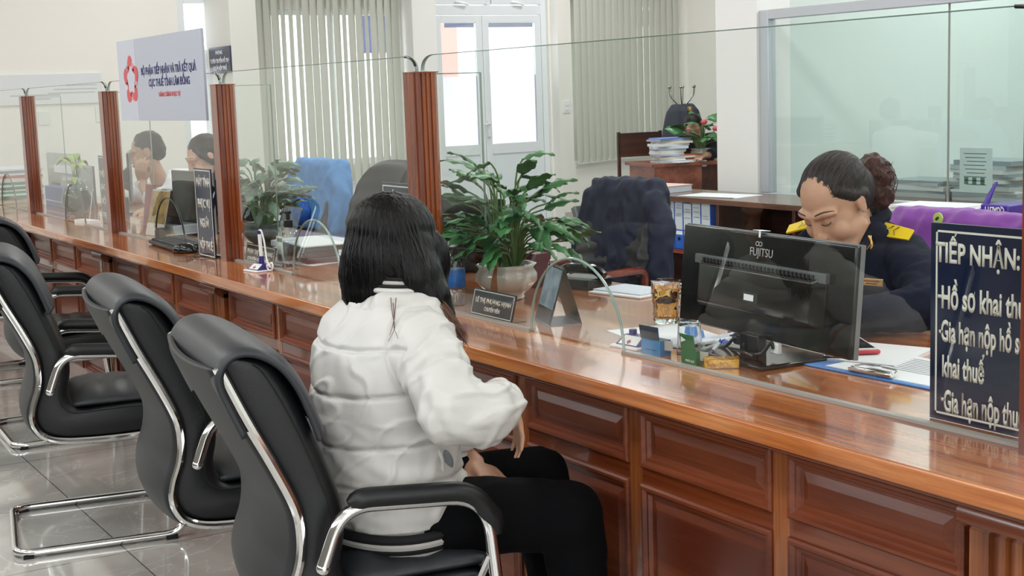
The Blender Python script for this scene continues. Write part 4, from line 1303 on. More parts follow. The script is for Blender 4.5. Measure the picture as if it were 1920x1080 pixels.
o = st.build('hair_ends', HAIR_TIP2, wo, smooth=True); o['kind'] = 'stuff'
st = MB()
for k in range(70):
    a = rnd.uniform(PI * 1.02, PI * 1.9)
    z0 = .955 + rnd.uniform(-.01, .01)
    p0 = Vector((-2.53 + .07 * math.cos(a), 1.22 + .055 * math.sin(a), z0 + .03)); p3 = Vector((-2.53 + .078 * math.cos(a) + rnd.uniform(-.008, .008), 1.22 + .066 * math.sin(a), z0 - rnd.uniform(.01, .028)))
    st.tube([p0, p0.lerp(p3, .5) + Vector((0, -.003, 0)), p3], [.0011, .0009, .0004], 4)
bpy.context.view_layer.update()
for pts_ in (((733, 535), (733, 560), (736, 590), (741, 615), (728, 640)), ((740, 535), (742, 560), (740, 590), (739, 612), (747, 635)), ((737, 535), (737, 570), (738, 600), (731, 628))):
    P_ = []
    for (u, v) in pts_:
        hit, loc_, nr_, _i = jk.ray_cast(CAM, ray(u, v))
        P_.append(loc_ + nr_ * .0015 if hit else CAM + ray(u, v) * 2.68)
    cm_ = catmull(P_, 6)
    st.tube(cm_, [.0010 * (1 - .7 * k / len(cm_)) for k in range(len(cm_))], 4)
o = st.build('hair_strands', HAIR_TIP2, wo, smooth=True); o['kind'] = 'stuff'

# ================================================================== seated officer behind the glass
of = thing('person', 'woman officer with a hair bun and yellow epaulettes, looking down behind the monitor', 'person', (0, 0, 0))
orr = Vector((-.31, -.08, 0)).normalized()      # her own right hand side
off = Vector((.22, -.97, 0)).normalized()
ox, oy = -2.525, 2.58
HM = frame((-2.497, 2.455, 1.038), (.06, -1, 0), pitch=R(33), roll=R(3), s=.97)
b = MB()
ring_body(b, [(ox, oy + .03, .42, .15, .11), (ox, oy + .02, .6, .14, .10), (ox, oy + .01, .80, .14, .095), (ox, oy, .93, .13, .075), (ox, oy - .02, .985, .06, .055)], orr, off)
head_vol(b, HM, 1.0, 1.12, False)
b.limb([(ox + .0, oy - .055, 1.02, .050), (ox - .01, oy - .02, .96, .054)])
Ls = Vector((-2.405, 2.595, .905)); Rs = Vector((-2.665, 2.545, .905))
b.limb([(*Ls, .045), (-2.20, 2.44, .79, .038), (-2.30, 2.24, .80, .028)])
b.limb([(*Rs, .045), (-2.72, 2.46, .80, .038), (-2.55, 2.28, .80, .028)])
hand_vol(b, (-2.315, 2.215, .795), (-.55, -.8, 0), (0, 0, 1), thumb=-1, curl=.3, s=.86)
hand_vol(b, (-2.53, 2.26, .795), (.4, -.9, 0), (0, 0, 1), thumb=1, curl=.3, s=.86)
for sx in (-1, 1):
    b.limb([(ox + .09 * sx, oy + .02, .46, .06), (ox + .10 * sx, 2.30, .47, .05), (ox + .10 * sx, 2.24, .09, .036)])
bo = b.blob('body', SKIN, of, .0042, 3)
face_parts(HM, of, BROW, bo)
# uniform
m = MB()
ring_body(m, [(ox, oy + .03, .44, .175, .135), (ox, oy + .02, .6, .168, .125), (ox, oy + .01, .78, .172, .122), (ox, oy, .86, .180, .108), (ox, oy - .004, .905, .160, .090), (ox + .002, oy - .010, .94, .105, .070), (ox + .004, oy - .015, .965, .072, .062)], orr, off, 34, .85)
m.limb([(*Ls, .062), (-2.285, 2.53, .855, .062), (-2.19, 2.43, .82, .055)], 20)
m.limb([(-2.19, 2.43, .82, .056), (-2.24, 2.33, .812, .048), (-2.30, 2.255, .803, .038)], 20)
m.limb([(*Rs, .060), (-2.705, 2.46, .825, .056), (-2.62, 2.37, .812, .048), (-2.55, 2.29, .803, .038)], 20)
m.limb([(ox + .035, oy - .004, .962, .040), (Ls.x - .02, Ls.y, Ls.z + .018, .050)], 16)
m.limb([(ox - .035, oy - .010, .962, .040), (Rs.x + .02, Rs.y, Rs.z + .018, .050)], 16)
m.ell(at_y(1643, 438, 2.545), (.034, .032, .030))
def udisp(c, n):
    d = .005 * noise.noise(Vector((c.x * 16 + c.z * 18, c.y * 14, c.z * 14 - c.x * 12)))
    if c.x > -2.36: d += .006 * noise.noise(Vector((c.x * 30 - c.z * 26, c.y * 20, c.z * 30)))
    return d + .002 * noise.noise(c * 60)
m.blob('uniform', UNIF, of, .006, 3, udisp, 1)
# collar lapels, white piping
def on_torso(s_, z, out=.0, a=.172, b2=.122):
    """point on the chest: s_ across (her right negative x picture), z height"""
    x = max(-.98, min(.98, s_))
    return Vector((ox, oy + .008, z)) + orr * a * x + off * (b2 * (1 - abs(x) ** 2.4) ** .5 + out)
for sx in (-1, 1):
    pts = [on_torso(sx * .30, .985, -.05), on_torso(sx * .36, .95, -.012), on_torso(sx * .26, .90, .004), on_torso(sx * .08, .845, .008)]
    MB().tube(catmull(pts, 6), [.004] + [.010] * 9 + [.012] * 8 + [.004], 8, flat=.5).build('lapel', UNIF, of, smooth=True)
pts = [HM @ Vector((-.060, -.075, -.085)), HM @ Vector((-.072, -.03, -.12)), HM @ Vector((-.056, .02, -.155))]
MB().tube([Vector((ox + .062 * math.cos(a_), oy - .01 + .055 * math.sin(a_), .992 + .016 * math.sin(a_))) for a_ in [2 * PI * k / 24 for k in range(24)]], .017, 8, closed=True).build('collar', UNIF, of, smooth=True)
# epaulettes
def epaulette(c, d, n, L_, W_):
    d = Vector(d).normalized(); n = Vector(n); n = (n - d * n.dot(d)).normalized(); s_ = d.cross(n)
    Mx = Matrix((d, s_, n)).transposed().to_4x4(); Mx = Matrix.Translation(Vector(c)) @ Mx
    e = MB().prism([(-L_ / 2, -W_ / 2), (L_ / 2 - .0, -W_ / 2 * .75), (L_ / 2, W_ / 2 * .75), (-L_ / 2, W_ / 2)], lambda p, q, t_: Mx @ Vector((p, q, t_)), 0, .006).build('epaulette', YELLOW, of, bevel=.001)
    for k in (-.012, .004):
        MB().tube([Mx @ Vector((k, -W_ * .32, .008)), Mx @ Vector((k - .010, 0, .008)), Mx @ Vector((k, W_ * .32, .008))], .0013, 5).build('chevron', CHROME, e)
    st_ = MB()
    for j in range(5):
        a = 2 * PI * j / 5
        st_.tube([Mx @ Vector((-.028, 0, .008)), Mx @ Vector((-.028 + .009 * math.cos(a), .009 * math.sin(a), .008))], [.003, .0008], 5)
    st_.build('star', CHROME, e)
epaulette(Ls + Vector((.004, -.030, .060)), (1, .12, -.12), (.1, -.85, .75), .086, .040)
epaulette(Rs + Vector((-.012, -.030, .062)), (-1, -.22, -.30), (-.1, -.75, .85), .088, .040)
# pin and name badge on her left breast
pin = MB()
pc = on_torso(-.55, .952, .002)
pl_ = at_y(1630, 455, 2.47)
base = Vector((pl_.x - .0, 2.472, pl_.z))
for k in range(7):
    a = -.9 + k * .32
    q = base + Vector((.010 * math.cos(a + .4) - .004, 0, .016 * math.sin(a)))
    pin.ell(q, (.0045, .003, .0026), Matrix.Rotation(a, 3, 'Y'))
pin.tube([base + Vector((.005, -.002, .018)), base + Vector((.006, -.002, -.002)), base + Vector((-.008, -.002, -.016))], .0016, 6)
pin.build('lapel_pin', GOLD, of, smooth=True)
nb = at_y(1636, 529, 2.445)
Mb = frame((nb.x, 2.447, nb.z), (off.x, off.y, -.05))
bdg = MB().box(-.028, .028, 0, .003, -.009, .009, Mb).build('name_badge', GOLD, of, bevel=.001)
MB().box(-.018, .024, .003, .0036, .001, .004, Mb).box(-.012, .018, .003, .0036, -.005, -.002, Mb).build('badge_text', mat('badge_red', '#7a2a20', .5), bdg)
# hair pulled back into a bun
m = MB()
h = MB(); h.ell((0, -.027, .047), (.0806, .091, .077)); h.ell((0, -.055, .01), (.076, .070, .078)); h.bm.transform(HM)
tm = bpy.data.meshes.new('t'); h.bm.to_mesh(tm); h.bm.free(); m.bm.from_mesh(tm)
for sx in (-1, 1):
    m.limb([(*(HM @ Vector((sx * .058, .024, .058))), .018), (*(HM @ Vector((sx * .068, .004, .030))), .015), (*(HM @ Vector((sx * .068, -.030, .005))), .02)])
HMi = HM.inverted()
def odisp(c, n):
    q = HMi @ c
    a = math.atan2(q.z, q.x)
    return .0012 * noise.noise(Vector((math.cos(a) * 16, math.sin(a) * 16, q.y * 7))) + .0006 * noise.noise(Vector((math.cos(a) * 30, math.sin(a) * 30, q.y * 6)))
oh = m.blob('hair', HAIR_BRN, of, .0034, 8, odisp)
bn = HM @ Vector((-.035, -.125, .055))
bp2 = at_y(1636, 332, 2.585)
m = MB(); m.ell(bp2, (.050, .050, .056)); m.ell(bp2 + Vector((.014, .01, -.040)), (.036, .038, .040)); m.ell(bp2 + Vector((-.03, -.03, .012)), (.025, .03, .03))
def bdisp(c, n): return .009 * noise.noise(c * 38) + .006 * noise.noise(c * 80 + Vector((3, 1, 2)))
m.blob('hair_bun', HAIR_TIP, of, .004, 2, bdisp)
bpy.context.view_layer.update()
def strands(hobj, par, paths, m_, rad, name='hair_strands', lift=.0006):
    s_ = MB()
    for path in paths:
        P_ = []
        for p in path:
            ok, loc_, nr_, _i = hobj.closest_point_on_mesh(p)
            P_.append(loc_ + nr_ * lift)
        cm_ = catmull(P_, 2)
        n_ = len(cm_)
        s_.tube(cm_, [rad * (1 - .5 * abs(2 * k / (n_ - 1) - 1)) for k in range(n_)], 4)
    o_ = s_.build(name, m_, par, smooth='all'); o_['kind'] = 'stuff'
    return o_
paths = []
for k in range(150):
    ph = rnd.uniform(-1.35, 1.35)
    st_a = rnd.uniform(.30, .6); 
    pth = []
    for q in range(9):
        t_ = st_a + (2.5 - st_a) * q / 8        # 0 at the hairline, PI towards the nape
        y_ = math.cos(t_ * .95); up_ = math.sin(max(.25, t_ * .95))
        sp_ = ph * (1 - .45 * q / 8) + .05 * math.sin(q + k)
        pth.append(HM @ Vector((.085 * math.sin(sp_) * (.55 + .45 * up_), -.020 + .095 * y_, .045 + .085 * up_ * math.cos(sp_) - .02 * q / 8)))
    paths.append(pth)
strands(oh, of, paths[:90], mat('brown_grey_strand', '#453c3d', .45), .0006)
strands(oh, of, paths[90:], mat('dark_strand', '#171214', .5), .0009)
paths = []
for k in range(170):
    a_ = rnd.uniform(PI * .95, PI * 2.15)
    c_ = Vector((-2.512, 1.24, 0))
    zt_, zb_ = 1.115, rnd.uniform(.955, 1.0)
    pth = []
    for q in range(8):
        f_ = q / 7
        r_ = .02 + .09 * min(1, f_ * 2.2) ** .6
        aa_ = a_ + .03 * math.sin(k + q * .9)
        pth.append(c_ + Vector((r_ * math.cos(aa_) + (.02 * f_ if math.cos(aa_) > .3 else 0), r_ * math.sin(aa_), zt_ + (zb_ - zt_) * f_)))
    paths.append(pth)
strands(wh, wo, paths, mat('black_sheen_strand', '#151316', .35), .0005)
st = MB()
for k in range(110):
    a = rnd.uniform(0, 2 * PI); e_ = rnd.uniform(-1.2, 1.2)
    d0 = Vector((math.cos(a) * math.cos(e_), math.sin(a) * math.cos(e_), math.sin(e_)))
    tg = d0.cross(Vector((rnd.uniform(-1, 1), rnd.uniform(-1, 1), rnd.uniform(-1, 1)))).normalized()
    r0 = rnd.uniform(.050, .060)
    c0 = bp2 + Vector((.004, .0, -.010))
    st.tube(catmull([c0 + d0 * r0 * .9, c0 + (d0 * .95 + tg * .45).normalized() * (r0 + .003), c0 + (d0 * .6 + tg * .9).normalized() * (r0 * 1.12)], 4), [.0009] * 6 + [.0007, .0005, .0003], 4)
o = st.build('hair_strands', HAIR_TIP, of, smooth=True); o['kind'] = 'stuff'

# ================================================================== man in a white shirt, hand at his mouth
mn = thing('person', 'man in a white shirt resting his chin on his hand, dark watch on the wrist', 'person', (0, 0, 0))
mx_, my_ = -7.93, 2.62
mh = at_y(275, 287, 2.48)
MM = frame(mh, (-.42, -.90, 0), pitch=R(10), s=1.0)
b = MB()
mr = Vector((-.86, .50, 0)).normalized(); mf = Vector((-.50, -.86, 0)).normalized()
ring_body(b, [(mx_, my_ + .04, .45, .15, .11), (mx_, my_ + .02, .7, .15, .10), (mx_, my_, .88, .14, .08), (mx_ + .0, my_ - .02, .94, .06, .055)], mr, mf)
head_vol(b, MM, 1.05, 1.1)
hp = at_y(262, 305, 2.37); wp = at_y(266, 345, 2.40); ep = at_y(285, 392, 2.34)
b.limb([(mx_ + .16, my_ - .05, .86, .045), (ep.x + .02, ep.y, .80, .04), (wp.x, wp.y, wp.z, .027)])
hand_vol(b, wp + Vector((0, 0, .02)), (hp - wp), (.8, -.5, .1), thumb=1, curl=.75, s=.95)
b.limb([(mx_ - .16, my_ + .02, .86, .045), (mx_ - .22, 2.45, .80, .04), (mx_ - .1, 2.25, .79, .03)])
hand_vol(b, (mx_ - .1, 2.25, .785), (.6, -.8, 0), (0, 0, 1), thumb=1, curl=.3, s=.95)
bo = b.blob('body', SKIN_M, mn, .0055, 3)
face_parts(MM, mn, BROW, bo)
m = MB()
ring_body(m, [(mx_, my_ + .04, .46, .18, .14), (mx_, my_ + .02, .7, .18, .135), (mx_, my_, .85, .195, .115), (mx_, my_ - .005, .91, .15, .085), (mx_, my_ - .02, .955, .07, .062)], mr, mf)
m.limb([(mx_ + .17, my_ - .04, .86, .066), (ep.x + .05, ep.y + .06, .82, .058), (ep.x + .0, ep.y, .815, .050)])
m.limb([(mx_ - .17, my_ + .02, .86, .066), (mx_ - .22, 2.45, .81, .055), (mx_ - .14, 2.32, .80, .045)])
m.blob('shirt', SHIRT, mn, .008, 3, lambda c, n: .008 * noise.noise(Vector((c.x * 14 + c.z * 12, c.y * 12, c.z * 14))), 1)
m = MB(); h = MB(); h.ell((0, -.020, .050), (.080, .090, .078)); h.ell((0, -.055, .01), (.073, .062, .070)); h.bm.transform(MM)
tm = bpy.data.meshes.new('t'); h.bm.to_mesh(tm); m.bm.from_mesh(tm)
m.blob('hair', HAIR_BLK, mn, .006, 2, lambda c, n: .005 * noise.noise(c * 45), 0)
wd = (hp - wp).normalized()
MB().tube([wp - wd * .012, wp + wd * .012], .031, 16).build('watch_strap', BLACKR, mn, smooth=True)
MB().tube([wp + Vector((.022, -.024, 0)), wp + Vector((.030, -.034, 0))], .020, 16).build('watch_face', WHITE, mn, smooth=True)

# ================================================================== dark-haired woman behind the third post
w2 = thing('person', 'dark-haired woman with tied-back hair looking down behind the dark monitor and navy sign', 'person', (0, 0, 0))
h2 = at_y(384, 296, 2.50)
WM = frame(h2, (-.05, -1, 0), pitch=R(22), s=1.0)
b = MB(); x2, y2 = h2.x + .0, 2.62
ring_body(b, [(x2, y2 + .03, .45, .15, .11), (x2, y2 + .02, .7, .14, .10), (x2, y2, .88, .13, .08), (x2, y2 - .02, .94, .06, .055)], Vector((-1, 0, 0)), Vector((0, -1, 0)))
head_vol(b, WM, .95)
b.limb([(x2, y2 - .07, .99, .05), (x2, y2 - .02, .90, .055)])
for sx in (-1, 1):
    b.limb([(x2 + .16 * sx, y2, .86, .045), (x2 + .2 * sx, 2.42, .80, .04), (x2 + .1 * sx, 2.25, .79, .03)])
    hand_vol(b, (x2 + .1 * sx, 2.25, .785), (-.3 * sx, -.9, 0), (0, 0, 1), thumb=sx, curl=.3, s=.9)
bo = b.blob('body', SKIN_F, w2, .0055, 3)
face_parts(WM, w2, BROW, bo)
m = MB()
ring_body(m, [(x2, y2 + .03, .46, .18, .14), (x2, y2 + .02, .7, .17, .13), (x2, y2, .85, .185, .11), (x2, y2 - .005, .91, .14, .085), (x2, y2 - .015, .945, .07, .062)], Vector((-1, 0, 0)), Vector((0, -1, 0)))
for sx in (-1, 1): m.limb([(x2 + .16 * sx, y2, .86, .064), (x2 + .2 * sx, 2.42, .81, .055), (x2 + .12 * sx, 2.29, .80, .045)])
m.blob('uniform', UNIF, w2, .008, 3, lambda c, n: .007 * noise.noise(c * 14), 1)
m = MB(); h = MB(); h.ell((0, -.020, .046), (.081, .092, .080)); h.ell((0, -.050, .0), (.076, .068, .080)); h.ell((0, -.11, -.02), (.03, .03, .04))
for sx in (-1, 1): h.limb([(sx * .066, .030, .035, .018), (sx * .076, .010, -.005, .014), (sx * .074, -.02, -.03, .02)])
h.bm.transform(WM)
tm = bpy.data.meshes.new('t'); h.bm.to_mesh(tm); m.bm.from_mesh(tm)
m.blob('hair', HAIR_BLK, w2, .006, 3, lambda c, n: .003 * noise.noise(c * 40), 0)

# ================================================================== officer at the far desk by the coat stand
CR = lambda u, v, d: CAM + ray(u, v) * d
fp = CR(1300, 240, 12.4)
w3 = thing('person', 'woman in dark uniform with red glasses working at the far desk under the coat stand', 'person', (0, 0, 0))
FM = frame(fp, (.75, -.66, 0), pitch=R(28), s=1.0)
b = MB()
Fr = Vector((-.66, -.75, 0)); Ff = Vector((.75, -.66, 0))
x3, y3 = fp.x - .10, fp.y + .08
ring_body(b, [(x3, y3, .45, .15, .11), (x3, y3, .7, .14, .10), (x3, y3, .80, .13, .08), (x3 + .02, y3 - .02, .86, .06, .055)], Fr, Ff)
head_vol(b, FM, .95)
b.limb([(x3 + .04, y3 - .04, .93, .05), (x3, y3, .83, .055)])
b.limb([(x3 + .10, y3 + .12, .78, .045), (x3 + .22, y3 + .05, .72, .035), (x3 + .32, y3 - .12, .72, .03)])
hand_vol(b, (x3 + .32, y3 - .12, .715), (.3, -.9, 0), (0, 0, 1), thumb=1, curl=.3)
bo = b.blob('body', SKIN, w3, .007, 2)
face_parts(FM, w3, BROW, bo)
m = MB()
ring_body(m, [(x3, y3, .46, .18, .14), (x3, y3, .65, .18, .13), (x3, y3, .77, .185, .11), (x3, y3, .83, .14, .085), (x3 + .01, y3 - .01, .865, .07, .062)], Fr, Ff)
m.limb([(x3 + .10, y3 + .14, .78, .062), (x3 + .22, y3 + .05, .73, .052), (x3 + .28, y3 - .04, .73, .045)])
m.limb([(x3 - .10, y3 - .14, .78, .062), (x3 + .02, y3 - .22, .73, .052)])
m.blob('uniform', UNIF, w3, .01, 2)
MB().box(-.045, .045, -.02, .02, 0, .008, Matrix.Translation((x3 - .10, y3 - .12, .842)) @ Matrix.Rotation(R(50), 4, 'Z') @ Matrix.Rotation(R(20), 4, 'X')).build('epaulette', YELLOW, w3)
m = MB(); h = MB(); h.ell((0, -.020, .046), (.081, .092, .080)); h.ell((0, -.050, .0), (.076, .068, .080)); h.bm.transform(FM)
tm = bpy.data.meshes.new('t'); h.bm.to_mesh(tm); m.bm.from_mesh(tm)
m.blob('hair', HAIR_BLK, w3, .008, 2)
REDG = mat('red_glasses', '#c8404a', .3)
gl = MB()
for sx in (-1, 1):
    gl.tube([FM @ Vector((sx * .032 + .024 * math.cos(2 * PI * k / 14), .098, .002 + .019 * math.sin(2 * PI * k / 14))) for k in range(14)], .003, 5, closed=True)
gl.tube([FM @ Vector((-.008, .099, .004)), FM @ Vector((.008, .099, .004))], .003, 5)
gl.build('glasses', REDG, w3, smooth=True)
# ------------------------------------------------------------------ things on the counter
def plant(label, loc, scale, n, seed, leafm, pot=True, spread=1.0, name='potted_plant', potm=None, height=1.0, lean=(0, 0), leaf=1.0, wide=1.0):
    t = thing(name, label, 'plant', loc)
    rnd = random.Random(seed)
    S = scale
    if pot:
        def modp(a, z): return 1 + .035 * math.sin(8 * a) * (1 if z > .03 * S else .3)
        pm = potm or POTM
        o = MB().lathe([(.045 * S, 0), (.050 * S, .005 * S), (.046 * S, .014 * S), (.066 * S, .028 * S), (.084 * S, .052 * S), (.084 * S, .072 * S), (.074 * S, .088 * S), (.084 * S, .100 * S), (.078 * S, .100 * S), (.068 * S, .088 * S), (.066 * S, .078 * S)], seg=48, mod=modp).build('pot', pm, t, smooth='all')
        MB().lathe([(.001, .076 * S), (.066 * S, .076 * S), (.066 * S, .082 * S), (.001, .084 * S)]).build('soil', mat('dark_soil', '#2a211b', .9, bump=.5, bscale=90), t)
    z0 = .080 * S if pot else 0
    stems = MB()
    for k in range(n):
        az = rnd.uniform(0, 2 * PI)
        reach = rnd.uniform(.04, .22) * S * spread
        top = (rnd.uniform(.10, .30) * (1.15 - reach / (.26 * S * spread))) * S * height + .03 * S
        base = Vector((.03 * S * math.cos(az + 1), .03 * S * math.sin(az + 1), z0))
        d = Vector((math.cos(az) + lean[0], math.sin(az) + lean[1], 0)).normalized()
        p1 = base + d * reach * .35 + Vector((0, 0, top * .8)); p2 = base + d * reach + Vector((0, 0, top))
        stems.tube(catmull([base, p1, p2], 4), .0022 * S + .0004, 5)
        L_ = rnd.uniform(.085, .13) * S * leaf; Wd = L_ * rnd.uniform(.19, .28) * wide
        tilt = rnd.uniform(-.05, 1.0) - reach * 1.8 / S
        side = Vector((-d.y, d.x, 0))
        roll = rnd.uniform(-.6, .6)
        # blade arcs over and droops at its tip
        m = MB()
        cols = 10; P_ = []
        ang = tilt; cur = Vector(p2); pts = [cur.copy()]; dirs = []
        for i in range(cols):
            dd = d * math.cos(ang) + Vector((0, 0, math.sin(ang)))
            dirs.append(dd); cur = cur + dd * (L_ / cols); pts.append(cur.copy()); ang -= rnd.uniform(.05, .14)
        dirs.append(dirs[-1])
        grid = []
        for i in range(cols + 1):
            f = i / cols
            w_ = Wd * (math.sin(PI * min(1, f * 1.02) ** .75) ** .8 if 0 < f < 1 else .02) * (1 - .25 * f)
            nn = side.cross(dirs[i]).normalized() * -1
            sd = (side * math.cos(roll) + nn * math.sin(roll))
            nn2 = sd.cross(dirs[i])
            row = []
            for j in (-1, -.5, 0, .5, 1):
                row.append(pts[i] + sd * w_ * j + nn2 * (abs(j) * w_ * .28 - .1 * w_) + nn2 * .004 * S * math.sin(i * 1.7 + j * 2) * abs(j))
            grid.append(row)
        V_ = [[m.bm.verts.new(p) for p in row] for row in grid]
        for i in range(cols):
            for j in range(4):
                m.bm.faces.new((V_[i][j], V_[i + 1][j], V_[i + 1][j + 1], V_[i][j + 1]))
        o = m.build('leaf', leafm, t, smooth='all')
        sm = o.modifiers.new('thickness', 'SOLIDIFY'); sm.thickness = .0008
    stems.build('stems', LEAFST, t, smooth=True)
    return t
POTM = mat('glazed_white_ceramic', '#c9c6bc', .15, coat=.6, var=.12, vscale=10)
LEAFST = mat('green_stem', '#5f7d46', .5)
pp_ = at_z(950, 562, CT)
plant('lush dark green peace lily in a wavy white ceramic pot behind the black nameplate', (-3.335, 2.015, CT), 1.0, 105, 4, LEAF, spread=.70, height=.98)
plant('pale leafy potted plant right of the third post, before the blue jacket', (at_z(497, 462, CT).x, at_z(497, 462, CT).y, CT), .95, 64, 9, LEAF2, spread=.62, height=.92, lean=(.35, 0), potm=mat('dark_green_pot', '#39443d', .35))

DRY = mat('dried_brown_leaf', '#8a5a30', .7, var=.4, vscale=40)
lily = [o for o in COL.objects if o.name.startswith('potted_plant') and not o.parent][0]
dl0, dl1 = at_y(927, 520, 1.93) - lily.location, at_y(924, 603, 1.905) - lily.location
MB().tube(catmull([at_y(935, 480, 1.97) - lily.location, dl0, dl0.lerp(dl1, .5) + Vector((.004, 0, 0)), dl1], 6), [.002, .002, .002, .003, .005, .006, .007, .008, .009, .010, .009, .008, .009, .008, .006, .005, .003, .002, .001], 8, flat=.5).build('dried_leaf', DRY, lily, smooth=True)

def nameplate(label, x0, x1, y, z1, lines, rz=0.0, lean=.26):
    t = thing('name_plate', label, 'nameplate', (x0, y, CT), rz)
    W = x1 - x0; H = z1 - CT
    M_ = Matrix.Rotation(-lean, 4, 'X')
    MB().box(0, W, 0, .004, .001, H, M_).build('plate', mat('nameplate_black', '#24262b', .2), t, bevel=.0008)
    MB().box(0, W, .004, .05, 0, .003).build('foot', ACRYL, t)
    b = MB()
    e = .006
    for r_ in ((e, W - e, e, e + .0018), (e, W - e, H - e, H - e + .0018), (e, e + .0018, e, H - e), (W - e, W - e + .0018, e, H - e)):
        b.box(r_[0], r_[1], -.0006, 0, r_[2], r_[3], M_)
    b.build('border_line', SIGNTXT, t)
    lettering(t, [(s_, W * a, H * zb_, W * b2, H * zb_, H * c_) for s_, a, b2, zb_, c_ in lines], SIGNTXT, mtx=M_ @ Matrix.Translation((0, -.0003, 0)), bold=.025)
    return t
a = at_z(872, 590, CT); b = at_z(960, 606, CT); zt = at_y(884, 538, 1.81).z
nameplate('black nameplate LÊ THỊ PHƯỢNG HẠNH in front of the peace lily', a.x + .0, b.x + .008, 1.796, zt + .002, [('LÊ THỊ PHƯỢNG HẠNH', .10, .93, .52, .17), ('CHUYÊN VIÊN', .33, .70, .24, .15)], R(0))
a = at_z(456, 489, CT); b = at_z(506, 501, CT)
nameplate('black nameplate PHẠM THỊ THU TRANG beside the hand sanitizer', a.x + .012, b.x + .03, 1.793, at_y(470, 456, 1.80).z, [('PHẠM THỊ THU TRANG', .08, .94, .50, .22), ('CHUYÊN VIÊN THUẾ', .12, .85, .16, .17)])

def board_sign(name, label, x0, x1, y, z1, border=.01, facem=NAVY):
    t = thing(name, label, 'sign', (x0, y, CT))
    W = x1 - x0; H = z1 - CT
    MB().box(0, W, 0, .005, .001, H).build('board', facem, t, bevel=.001)
    b_ = MB(); e = border; w_ = .0035
    for r_ in ((e, W - e, e, e + w_), (e, W - e, H - e - w_, H - e), (e, e + w_, e, H - e), (W - e - w_, W - e, e, H - e)):
        b_.box(r_[0], r_[1], -.0007, 0, r_[2], r_[3])
    b_.build('border_line', SIGNTXT, t)
    return t, W, H
def px_lines(x0, Y, rows):
    out = []
    for s_, u0, v0, u1, v1, cap in rows:
        p = at_y(u0, v0, Y); q = at_y(u1, v1, Y); c = at_y(u0, v0 - cap, Y)
        out.append((s_, p.x - x0, p.z - CT, q.x - x0, (q.z + p.z) / 2 - CT, c.z - p.z))
    # keep the lines level
    return [(a, b_, (c + e) / 2 if abs(c - e) < .003 else c, d, (c + e) / 2 if abs(c - e) < .003 else c, f) for a, b_, c, d, e, f in out]
# large sign at the right
SY = 1.822
x0 = at_y(1744, 600, SY).x; zt = at_y(1741, 416, SY).z
t, W, H = board_sign('counter_sign', 'large navy sign TIẾP NHẬN with silver text behind the glass at right', x0, x0 + .335, SY, zt, .012)
s4 = lambda u0, v0: at_y(u0, v0, SY)
def L_(txt, u, v, cap, width):
    p = s4(u, v); c = s4(u, v - cap)
    return (txt, p.x - x0, p.z - CT, p.x - x0 + width, p.z - CT, c.z - p.z)
lettering(t, [L_('TIẾP NHẬN:', 1755, 489, 37, .170), L_('-', 1759, 564, 30, .008), L_('Hồ sơ khai thuế', 1766, 576, 42, .185), L_('-', 1761, 630, 30, .008), L_('Gia hạn nộp hồ sơ', 1765, 638, 40, .172), L_('khai thuế', 1767, 704, 40, .088), L_('-', 1765, 757, 30, .008), L_('Gia hạn nộp thuế', 1770, 770, 41, .165)], SIGNTXT, mtx=Matrix.Translation((0, -.0004, 0)), bold=.03)
# four-line sign left of the third post, standing in front of the glass
x0 = at_y(378, 480, 1.745).x; x1 = at_y(406, 487, 1.745).x + .02
t, W, H = board_sign('counter_sign', 'narrow navy sign MÁY TÍNH PHỤC VỤ by the third post', x0, x1, 1.735, at_y(387, 316, 1.745).z, .006)
lettering(t, [('MÁY TÍNH', W * .13, H * .80, W * .92, H * .80, H * .10), ('PHỤC VỤ', W * .15, H * .56, W * .88, H * .56, H * .10), ('NGƯỜI', W * .22, H * .34, W * .74, H * .34, H * .10), ('NỘP THUẾ', W * .13, H * .09, W * .9, H * .09, H * .10)], SIGNTXT, mtx=Matrix.Translation((0, -.0004, 0)), bold=.03)
# second left post sign
x0 = at_y(184, 420, 1.80).x
t, W, H = board_sign('counter_sign', 'navy sign with white lettering just left of the second post', x0, x0 + .19, 1.822, at_y(185, 293, 1.80).z, .006)
lettering(t, [('THÔNG', W * .1, H * .70, W * .75, H * .70, H * .09), ('BÁO', W * .1, H * .52, W * .55, H * .52, H * .09), ('NỘP', W * .1, H * .32, W * .55, H * .32, H * .09), ('THUẾ', W * .1, H * .12, W * .65, H * .12, H * .09)], SIGNTXT, mtx=Matrix.Translation((0, -.0004, 0)), bold=.03)
x0 = at_y(45, 400, 1.80).x
t, W, H = board_sign('counter_sign', 'dull grey sign just left of the leftmost post', x0, x0 + .14, 1.822, at_y(46, 285, 1.80).z, .006, mat('grey_sign_face', '#4d4f63', .2))
lettering(t, [('THUẾ', W * .15, H * .70, W * .85, H * .70, H * .09), ('ĐẤT', W * .15, H * .45, W * .75, H * .45, H * .09), ('PHÍ', W * .15, H * .18, W * .6, H * .18, H * .09)], SIGNTXT, mtx=Matrix.Translation((0, -.0004, 0)), bold=.03)
# navy sign left of the tall post (back there behind the woman's head)
x0 = at_y(715, 345, 1.822).x
t, W, H = board_sign('counter_sign', 'navy sign TIẾP NHẬN just left of the tall post, above the woman\'s head', x0, x0 + .34, 1.822, at_y(716, 341, 1.822).z, .008)
lettering(t, [('TIẾP NHẬN:', W * .07, H * .80, W * .68, H * .80, H * .09), ('- Hồ sơ khai thuế', W * .05, H * .55, W * .9, H * .55, H * .07), ('- Gia hạn nộp thuế', W * .05, H * .30, W * .92, H * .30, H * .07)], SIGNTXT, mtx=Matrix.Translation((0, -.0004, 0)), bold=.03)

